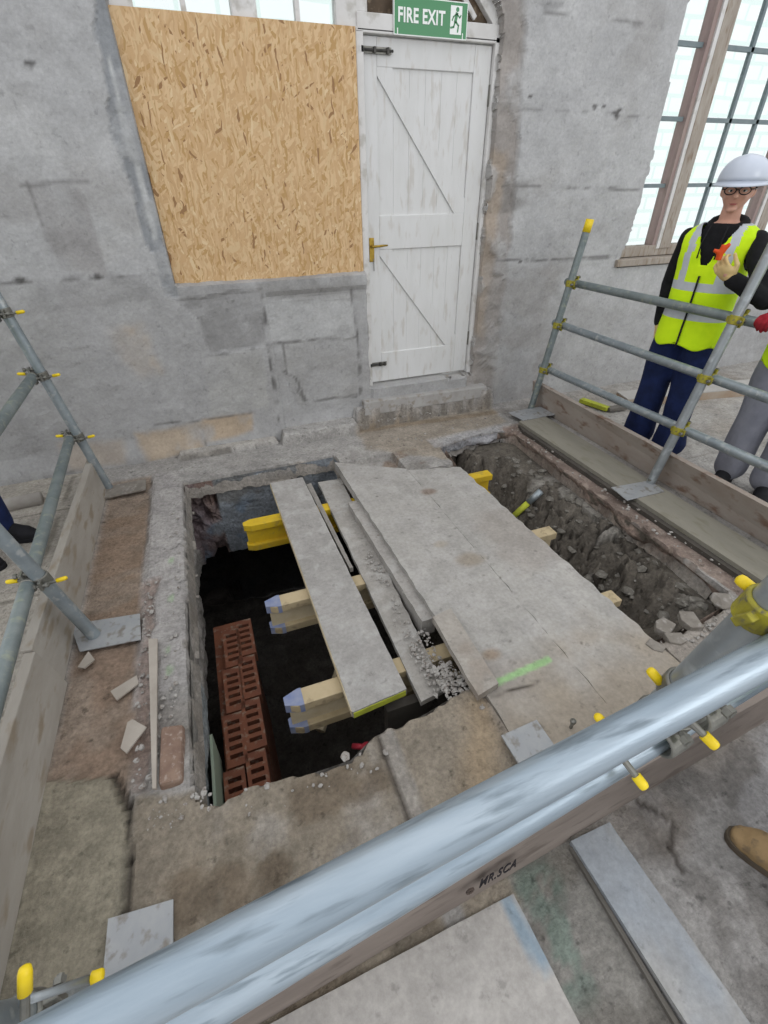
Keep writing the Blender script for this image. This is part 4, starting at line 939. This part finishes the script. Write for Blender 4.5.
a=Vector(g(20,1003,.7));b=Vector(g(90,979,.62));mb=MB();mb.tube([a,b],.006,10);tag(mb.build('steel_rod',M_GALV,smooth=True),'thin steel rod running to the small yellow cap at bottom left','rod')
# ================================================================ people
def limb(mb,pts,rad,seg=14):
    pts=[Vector(p) for p in pts]
    P=[];Rr=[]
    for i in range(len(pts)-1):
        for q in range(4): P.append(pts[i].lerp(pts[i+1],q/4));Rr.append(rad[i]+(rad[i+1]-rad[i])*q/4)
    P.append(pts[-1]);Rr.append(rad[-1])
    mb.tube(P,Rr,seg)
    for p,r in zip(pts,rad): mb.ball(p,r*.995,seg,8)
def ell(z,rx,ry,cx=0,cy=0,n=28,sq=1.0):
    out=[]
    for k in range(n):
        t=2*PI*k/n;c,s=math.cos(t),math.sin(t);e=.85
        out.append(Vector((cx+rx*math.copysign(abs(c)**e,c),cy+ry*math.copysign(abs(s)**e,s),z)))
    return out
def hand(mb,wrist,direc,palm_n,curl,sgn=1,s=1.0,spread=.1):
    """wrist point, finger direction, palm normal (towards which fingers curl)"""
    w=Vector(wrist);d=Vector(direc).normalized();pn=Vector(palm_n);pn=(pn-pn.dot(d)*d).normalized();sd=d.cross(pn).normalized()*sgn
    M=Matrix((sd,d,pn)).transposed()
    c=w+d*.048*s;mb.ball(c,(.042*s,.056*s,.019*s),14,10,rot=M)
    for k,(o,L) in enumerate(((-.032,.070),(-.011,.080),(.011,.075),(.031,.058))):
        p=w+d*.085*s+sd*o*s;dd_=(d+sd*o*spread*30*.1).normalized();pts=[w+d*.05*s+sd*o*.9*s,p];ang=0
        for seg_,f in enumerate((.45,.3,.25)):
            ang+=curl*(1. if seg_ else .8);v=dd_*math.cos(ang)+pn*math.sin(ang);pts.append(pts[-1]+v*L*s*f)
        limb(mb,pts,[.0105*s,.010*s,.0095*s,.009*s,.0078*s],8)
    t0=w+d*.03*s+sd*-.030*s;t1=t0+(-sd*.7+d*.6+pn*.3).normalized()*.035*s;t2=t1+(d*.8+pn*.45-sd*.1).normalized()*.032*s;t3=t2+(d*.6+pn*.6).normalized()*.025*s
    limb(mb,[t0,t1,t2,t3],[.014*s,.012*s,.0105*s,.0085*s],8)
def person(name_label,loc,rotz,trousers,boot,arms,turn=0.,jacket=M_HOOD,helmet=True,glasses=True,vest=True,glove=M_GLOVE,hair=M_HAIR,scale=1.0,held=None,world_arm=None,feet=((-.11,0,0),(.11,-.03,0)),boot_len=1.,tucked=.09):
    M0=Matrix.Translation(loc)@Matrix.Rotation(rotz,4,'Z')@Matrix.Scale(scale,4)
    inv=M0.inverted()
    class XF:
        def __matmul__(s_,v):
            k=min(1,max(0,(v.z-1.47)/.08));
            w=Matrix.Rotation(turn*k,3,'Z')@v
            if w.z>1.5: w.z=1.5+(w.z-1.5)*.92
            return M0@w
    xf=XF()
    arms=dict(arms)
    if world_arm is not None:
        sd,el,wr,hd,pn,cu=world_arm;R3=M0.to_3x3().inverted();arms[sd]=(inv@Vector(el),inv@Vector(wr),tuple(R3@Vector(hd)),tuple(R3@Vector(pn)),cu)
    t=thing('person',name_label,'person',loc)
    def B(mb,name,m,parent=None,**k): return mb.build(name,m,parent or t,xf=xf,**k)
    hip=[Vector((-.09,.0,.90)),Vector((.09,.0,.90))]
    ank=[Vector((f[0],f[1],.09)) for f in feet];kn=[(hip[i]+ank[i])/2+Vector((0,-.03,.0)) for i in range(2)]
    body=MB()
    body.rings([ell(.84,.13,.09),ell(.95,.15,.10),ell(1.1,.135,.095),ell(1.25,.15,.10),ell(1.38,.155,.10),ell(1.45,.10,.075),ell(1.48,.06,.06)])
    for i in range(2): limb(body,[hip[i],kn[i],ank[i]],[.08,.052,.036]);limb(body,[ank[i],ank[i]+Vector((0,-.13,-.055))],[.034,.026])
    for s_,(el,wr,hd,pn,cu) in arms.items():
        sh=Vector((s_*.175,.0,1.40));limb(body,[sh,el,wr],[.046,.036,.026]);limb(body,[wr,Vector(wr)+Vector(hd).normalized()*.05],[.026,.024])
    limb(body,[(0,.01,1.44),(0,-.005,1.56)],[.055,.05])
    def hf(v):
        x,y,z=v
        if z<0: k=1-.42*(-z/.125)**1.5;x*=k; y=y*(1-.18*(-z/.125)) if y>0 else y*(1-.05*(-z/.125))
        if y<0: y*=.96
        return Vector((x,y,z))
    body.ball((0,-.01,1.64),(.076,.098,.125),28,20,fn=hf)
    body.ball((0,-.078,1.545),(.026,.022,.020),12,8)      # chin
    body.ball((0,-.085,1.655),(.045,.018,.012),12,8)      # brow
    body.tube([(0,-.098,1.655),(0,-.117,1.618),(0,-.122,1.607)],[.008,.012,.012],8);body.ball((0,-.118,1.609),(.017,.013,.011),10,8)
    for s_ in(-1,1): body.ball((s_*.076,.005,1.635),(.010,.018,.030),10,8);body.ball((s_*.035,-.075,1.612),(.022,.02,.018),10,8)
    bo=B(body,'body',M_SKIN,remesh=.0065,smoothit=3)
    for s_ in(-1,1):
        mb=MB();mb.ball((s_*.031,-.090,1.639),(.0135,.010,.0075),12,8);e=B(mb,'eye',M_EYE,smooth=True)
        mb=MB();mb.ball((s_*.031,-.0985,1.639),(.006,.004,.006),10,6);B(mb,'iris',M_IRIS,e,smooth=True)
        mb=MB();mb.tube([(s_*.016,-.104,1.660),(s_*.032,-.106,1.664),(s_*.050,-.094,1.658)],[.003,.0035,.002],6);B(mb,'eyebrow',hair,smooth=True)
    mb=MB();mb.ball((0,-.0985,1.574),(.021,.006,.003),12,6);mb.ball((0,-.0985,1.5695),(.016,.006,.003),12,6);B(mb,'lips',M_LIP,smooth=True)
    mb=MB();mb.ball((0,.014,1.668),(.086,.098,.112),24,16);
    mb.v=[v if not(v.y<-.03 and v.z<1.70) else Vector((v.x*.9,v.y*.55,v.z)) for v in mb.v];B(mb,'hair',hair,smooth=True)
    # trousers
    mb=MB();mb.rings([ell(.80,.15,.11),ell(.88,.175,.125),ell(.97,.168,.12),ell(1.03,.155,.112)])
    for i in range(2):
        limb(mb,[hip[i]+Vector((0,0,-.02)),(hip[i]+kn[i])/2,kn[i],(kn[i]+ank[i])/2,ank[i]+Vector((0,0,.03))],[.105,.105,.092,.090,tucked],18)
    def wr_(v): 
        q=mnoise.noise(Vector((v.x*9,v.y*9,v.z*5)))*.012 if v.z<.85 else 0;return v+Vector((q,q,0))
    mb.v=[wr_(v) for v in mb.v];B(mb,'trousers',trousers,remesh=.011,smoothit=2)
    # boots
    for i in range(2):
        a=ank[i];dirf=Vector((.12*(1 if i else -1),-1,0)).normalized();sdv=Vector((-dirf.y,dirf.x,0))
        def sole(z,k):
            out=[]
            for q in range(24):
                tt=2*PI*q/24;lx=math.copysign(abs(math.cos(tt))**.85,math.cos(tt));ly=math.copysign(abs(math.sin(tt))**.75,math.sin(tt));L=.155*boot_len;c=a+dirf*.055;wd=(.052 if ly>0 else .052)*(1-.22*max(0,-ly if False else 0));wid=.043+.010*max(0,lx)
                out.append(Vector((c.x,c.y,0))+dirf*(lx*L*k)+sdv*(ly*wid*k)+Vector((0,0,z)))
            return out
        mb=MB();mb.rings([sole(.0,1.0),sole(.028,1.02)]);so=None
        up=MB();up.rings([sole(.02,.97),sole(.055,.97)])
        toeb=a+dirf*.13;up.ball((toeb.x,toeb.y,.048),(.050,.05,.042),16,10);limb(up,[(toeb.x,toeb.y,.05),(a.x,a.y,.09)],[.042,.05]);limb(up,[(a.x,a.y,.05),(a.x,a.y,.11),(a.x,a.y+.005,.20)],[.045,.046,.05])
        u_=B(up,'boot',boot,remesh=.008,smoothit=3);B(mb,'sole',M_SOLE if boot is M_TANB else M_GBLK,u_,bevel=.004)
    # jacket
    mb=MB();mb.rings([ell(.86,.172,.128),ell(.92,.178,.132),ell(1.05,.165,.122),ell(1.2,.175,.125),ell(1.34,.185,.12),ell(1.42,.16,.10),ell(1.455,.09,.08),ell(1.475,.068,.07)])
    for s_,(el,wr,hd,pn,cu) in arms.items():
        sh=Vector((s_*.180,.0,1.39));limb(mb,[sh,Vector(el),Vector(wr)],[.058,.054,.042],16)
    # hood / collar
    for q in range(18):
        a=2*PI*q/18;b=2*PI*(q+1)/18;f=lambda t:Vector((.084*math.cos(t),.012+.082*math.sin(t),1.462+.026*math.sin(t)))
        mb.tube([f(a),f(b)],.026+.010*max(0,math.sin(a)),10)
    mb.ball((0,.085,1.44),(.10,.06,.085),14,10)
    mb.v=[v+Vector((1,1,0))*(mnoise.noise(v*14)*.006) for v in mb.v];B(mb,'hooded_jacket',jacket,remesh=.010,smoothit=2)
    for s_ in(-1,1):
        mb=MB();mb.tube([(s_*.045,-.098,1.465),(s_*.05,-.140,1.38),(s_*.047,-.150,1.30)],.004,6);B(mb,'drawstring',M_GBLK,smooth=True)
    if vest:
        mb=MB();nseg=40;rows=[(.80,.196,.152),(.84,.196,.152),(.90,.195,.150),(.97,.188,.145),(1.02,.184,.142),(1.07,.184,.142),(1.13,.186,.142),(1.18,.188,.142),(1.23,.191,.143),(1.30,.205,.142),(1.36,.208,.136),(1.41,.200,.122),(1.45,.165,.106),(1.475,.12,.096)]
        nseg=96;rz=[q[0] for q in rows];zz=np.linspace(.80,1.475,72)
        vs=[];fs=[];mi=[]
        for z in zz: vs+=[v+Vector((0,0,.012*math.sin(k*.9*40/96)))*1 if z<.81 else v for k,v in enumerate(ell(z,float(np.interp(z,rz,[q[1] for q in rows])),float(np.interp(z,rz,[q[2] for q in rows])),n=nseg))]
        vx=lambda z:(z-1.22)*.42
        ax=lambda z:.204-.026*math.cos(max(-1,min(1,(z-1.31)/.11))*PI/2)
        st={}
        for i_,v in enumerate(vs):
            z=zz[i_//nseg];sg_=1 if v.x>=-1e-6 else -1
            if v.y<0 and z>1.22 and abs(v.x)<vx(z): v.x=sg_*vx(z);st[i_]='n%d'%sg_
            elif 1.19<z<1.43 and abs(v.x)>ax(z): v.x=sg_*ax(z);st[i_]='a%d'%sg_
        for r in range(len(zz)-1):
            zc=(zz[r]+zz[r+1])/2
            for k in range(nseg):
                k2=(k+1)%nseg;c=(vs[r*nseg+k]+vs[(r+1)*nseg+k2])/2
                front=c.y<0
                fi=(r*nseg+k,r*nseg+k2,(r+1)*nseg+k2,(r+1)*nseg+k);q_=[st.get(i_) for i_ in fi]
                if all(q_): continue
                if 'n1' in q_ and 'n-1' in q_: continue
                band=1 if (.965<zc<1.015 or 1.12<zc<1.17) else 0
                if zc>1.17 and .085<abs(c.x)<.130: band=1
                fs.append((r*nseg+k,r*nseg+k2,(r+1)*nseg+k2,(r+1)*nseg+k));mi.append(band)
        mb.v=vs;mb.f=fs;mb.mi=mi
        v_=B(mb,'hi_vis_vest',[M_VEST,M_REFL],smooth=True);md=v_.modifiers.new('so','SOLIDIFY');md.thickness=.006;md.offset=1
        mb=MB();mb.tube([(0,-.160,.80),(0,-.159,.90),(0,-.154,.97),(0,-.151,1.05),(0,-.151,1.13),(0,-.152,1.21)],.006,8);B(mb,'zip',M_GBLK,v_)
    for s_,(el,wr,hd,pn,cu) in arms.items():
        mb=MB();hand(mb,wr,hd,pn,cu,sgn=s_,s=1.05);mb2=mb;limb(mb,[Vector(wr)-Vector(hd).normalized()*.01,Vector(wr)+Vector(hd).normalized()*.03],[.030,.030],12)
        gl=B(mb,'glove',glove,remesh=.005,smoothit=2)
        if glove is M_GRED:
            mb=MB();hd_=Vector(hd).normalized()
            q=Vector(wr)+hd_*.05-Vector(pn).normalized()*.014;mb.ball(q,(.028,.028,.010),12,8);B(mb,'rubber_patch',M_GBLK,gl,smooth=True)
    if helmet:
        h=MB();nseg=36;rs=[];cz=1.685
        for k in range(10):
            ph=PI/2*k/9;r=math.cos(ph);z=math.sin(ph)
            ring=[]
            for q in range(nseg):
                tt=2*PI*q/nseg;x=math.cos(tt)*.122*r**.75;y=math.sin(tt)*.142*r**.75;rd=.006*math.exp(-(math.cos(tt)*r/.12)**2)*(z)
                ring.append(Vector((x,y+.005,cz+.130*z+rd)))
            rs.append(ring)
        rs=rs[:-1]+[[Vector((v.x*.02,v.y*.02+.005,cz+.134)) for v in rs[-2]]]
        inner=[[Vector((v.x*.95,v.y*.95,v.z-.004)) for v in rs[0]]]
        h.rings(rs,cap=True);hh=B(h,'hard_hat',M_HELM,smooth=True)
        b=MB();out=[];inn=[];
        for q in range(nseg):
            tt=2*PI*q/nseg;c,s=math.cos(tt),math.sin(tt);k=.012+.034*max(0,-s)**3
            out.append((c*(.122+.012),s*(.142+k)+.005,cz-.012-.012*max(0,-s)));inn.append((c*.120,s*.140+.005,cz+.004))
        n_=nseg;vs=[Vector(p) for p in inn]+[Vector(p) for p in out]+[Vector(p)-Vector((0,0,.005)) for p in out]+[Vector(p)-Vector((0,0,.006)) for p in inn]
        fs=[]
        for r in range(3):
            for q in range(n_): q2=(q+1)%n_;fs.append((r*n_+q,r*n_+q2,(r+1)*n_+q2,(r+1)*n_+q))
        for q in range(n_): q2=(q+1)%n_;fs.append((3*n_+q,3*n_+q2,q2,q))
        b.add(vs,fs);B(b,'brim',M_HELM,hh,smooth=True)
        b=MB();
        for q in range(3): b.ball((.03*(q-1),-.125+.006*abs(q-1),cz+.045),(.004,.004,.004),6,4)
        B(b,'vent',M_REFL,hh)
    if glasses:
        mb=MB()
        for s_ in(-1,1):
            c=Vector((s_*.034,-.116,1.640));P=[c+Vector((.027*math.cos(a*PI/12),.008*abs(math.cos(a*PI/12))*0,.020*math.sin(a*PI/12))) for a in range(25)]
            mb.tube(P,.0028,6);mb.tube([c+Vector((s_*.027,0,.006)),(s_*.078,-.08,1.648),(s_*.082,.0,1.648)],.0025,6)
        mb.tube([(-.008,-.117,1.644),(.008,-.117,1.644)],.003,6);gg=B(mb,'glasses',M_GLASSF,smooth=True)
    if held: held(MB,t)
    return t
xax=lambda: None
HC=Vector(px(716,262,2.70))
def held_orange(MBc,t):
    mb=MBc();c=HC+Vector((-.01,-.015,.045));q=Vector(_n(np.array([.6,-.8,0])))
    mb.tube([c+Vector((0,0,-.035)),c,c+q*.018+Vector((0,0,.03)),c+q*.030+Vector((0,0,.045))],[.014,.018,.013,.008],10)
    mb.tube([c,c-q*.035+Vector((0,0,.012))],[.014,.008],10);mb.tube([c,c+Vector((.0,.0,.04))],[.012,.007],10)
    mb.build('orange_glove_tips',M_ORANGE,t,smooth=True,remesh=.004)
WR=Vector(px(733,280,2.78));EL=Vector(px(765,300,2.90))
person('person in glasses, white hard hat and yellow vest, one gloved hand raised to the chest',(2.975,2.29,0),-1.25,M_NAVY,M_GBLK,
   {-1:(Vector((-.235,.06,1.12)),Vector((-.20,.0,.90)),(0.05,-.1,-1),(.9,.1,0),.3)},turn=.30,held=held_orange,
   world_arm=(1,EL,WR,tuple(HC-WR),(.5,.5,.6),.75),feet=((-.12,0,0),(.12,-.03,0)),tucked=.105)
person('person in grey joggers at the right photo edge, red glove gripping the top rail',(3.13,1.66,0),-1.15,M_GREYJ,M_GBLK,
   {1:(Vector((.30,.02,1.13)),Vector((.28,-.08,.88)),(0,-.2,-1),(-.9,.1,0),.3)},
   world_arm=(-1,(3.02,1.83,1.16),(2.885,1.74,1.085),(-1,.05,-.12),(.15,0,-1),.75),glove=M_GRED,glasses=False,tucked=.095)
person('person beyond the left toe board, only black boot and dark blue trousers in view',(-1.42,2.70,0),1.2,M_NAVY,M_GBLK,
   {1:(Vector((.28,.03,1.12)),Vector((.27,-.04,.87)),(0,-.1,-1),(-.9,.1,0),.3),-1:(Vector((-.28,.03,1.12)),Vector((-.27,-.04,.87)),(0,-.1,-1),(.9,.1,0),.3)},glasses=False)
person('person standing at the lower right corner, only a tan work boot toe in view',(1.455,-.005,0),-2.78,M_NAVY,M_TANB,
   {1:(Vector((.28,.03,1.12)),Vector((.27,-.04,.87)),(0,-.1,-1),(-.9,.1,0),.3),-1:(Vector((-.28,.03,1.12)),Vector((-.27,-.04,.87)),(0,-.1,-1),(.9,.1,0),.3)},glasses=False,feet=((-.13,-.0,0),(.150,-.105,0)))
# ================================================================ light and camera
wd=bpy.data.worlds.new('World');bpy.context.scene.world=wd;wd.use_nodes=True;nt=wd.node_tree
bg=nt.nodes['Background'];tc=N(nt,'ShaderNodeTexCoord');sp=N(nt,'ShaderNodeSeparateXYZ');nt.links.new(tc.outputs['Generated'],sp.inputs[0])
r=N(nt,'ShaderNodeValToRGB');nt.links.new(sp.outputs[2],r.inputs[0]);e=r.color_ramp.elements;e[0].position=0.;e[0].color=(.60,.61,.63,1);e[1].position=.8;e[1].color=(1.0,1.02,1.06,1)
nt.links.new(r.outputs[0],bg.inputs[0]);bg.inputs[1].default_value=1.0
def area(name,loc,tgt,sx,sy,p,c):
    l=bpy.data.lights.new(name,'AREA');l.shape='RECTANGLE';l.size=sx;l.size_y=sy;l.energy=p;l.color=c;o=bpy.data.objects.new(name,l);C.objects.link(o);o.location=loc
    o.rotation_euler=(Vector(tgt)-Vector(loc)).to_track_quat('-Z','Y').to_euler();return o
area('added_soft_light',(4.6,-3.2,3.6),(1.2,2.2,.3),2.5,2.2,70,(1,1,1))  # added soft lamp, right and behind the camera, for slight direction
area('daylight_behind_sheeting',(4.0,8.2,2.2),(4.0,5.4,2.0),11,4,60,(1,1,1))
cam=bpy.data.cameras.new('Camera');co=bpy.data.objects.new('Camera',cam);C.objects.link(co)
Mc=Matrix.Identity(4);r_=RW@np.array([1,0,0]);u_=RW@np.array([0,-1,0]);b_=RW@np.array([0,0,-1])
for i in range(3): Mc[i][0]=r_[i];Mc[i][1]=u_[i];Mc[i][2]=b_[i]
Mc[0][3],Mc[1][3],Mc[2][3]=CP;co.matrix_world=Mc
cam.sensor_fit='VERTICAL';cam.sensor_height=36;cam.sensor_width=27;cam.lens=F/1024*36;cam.clip_start=.02
sc=bpy.context.scene;sc.camera=co;sc.view_settings.view_transform='Standard';sc.view_settings.look='None';sc.view_settings.gamma=1;sc.view_settings.use_curve_mapping=False;sc.view_settings.exposure=.38
for o in C.objects:
    if '_w' in o: del o['_w']
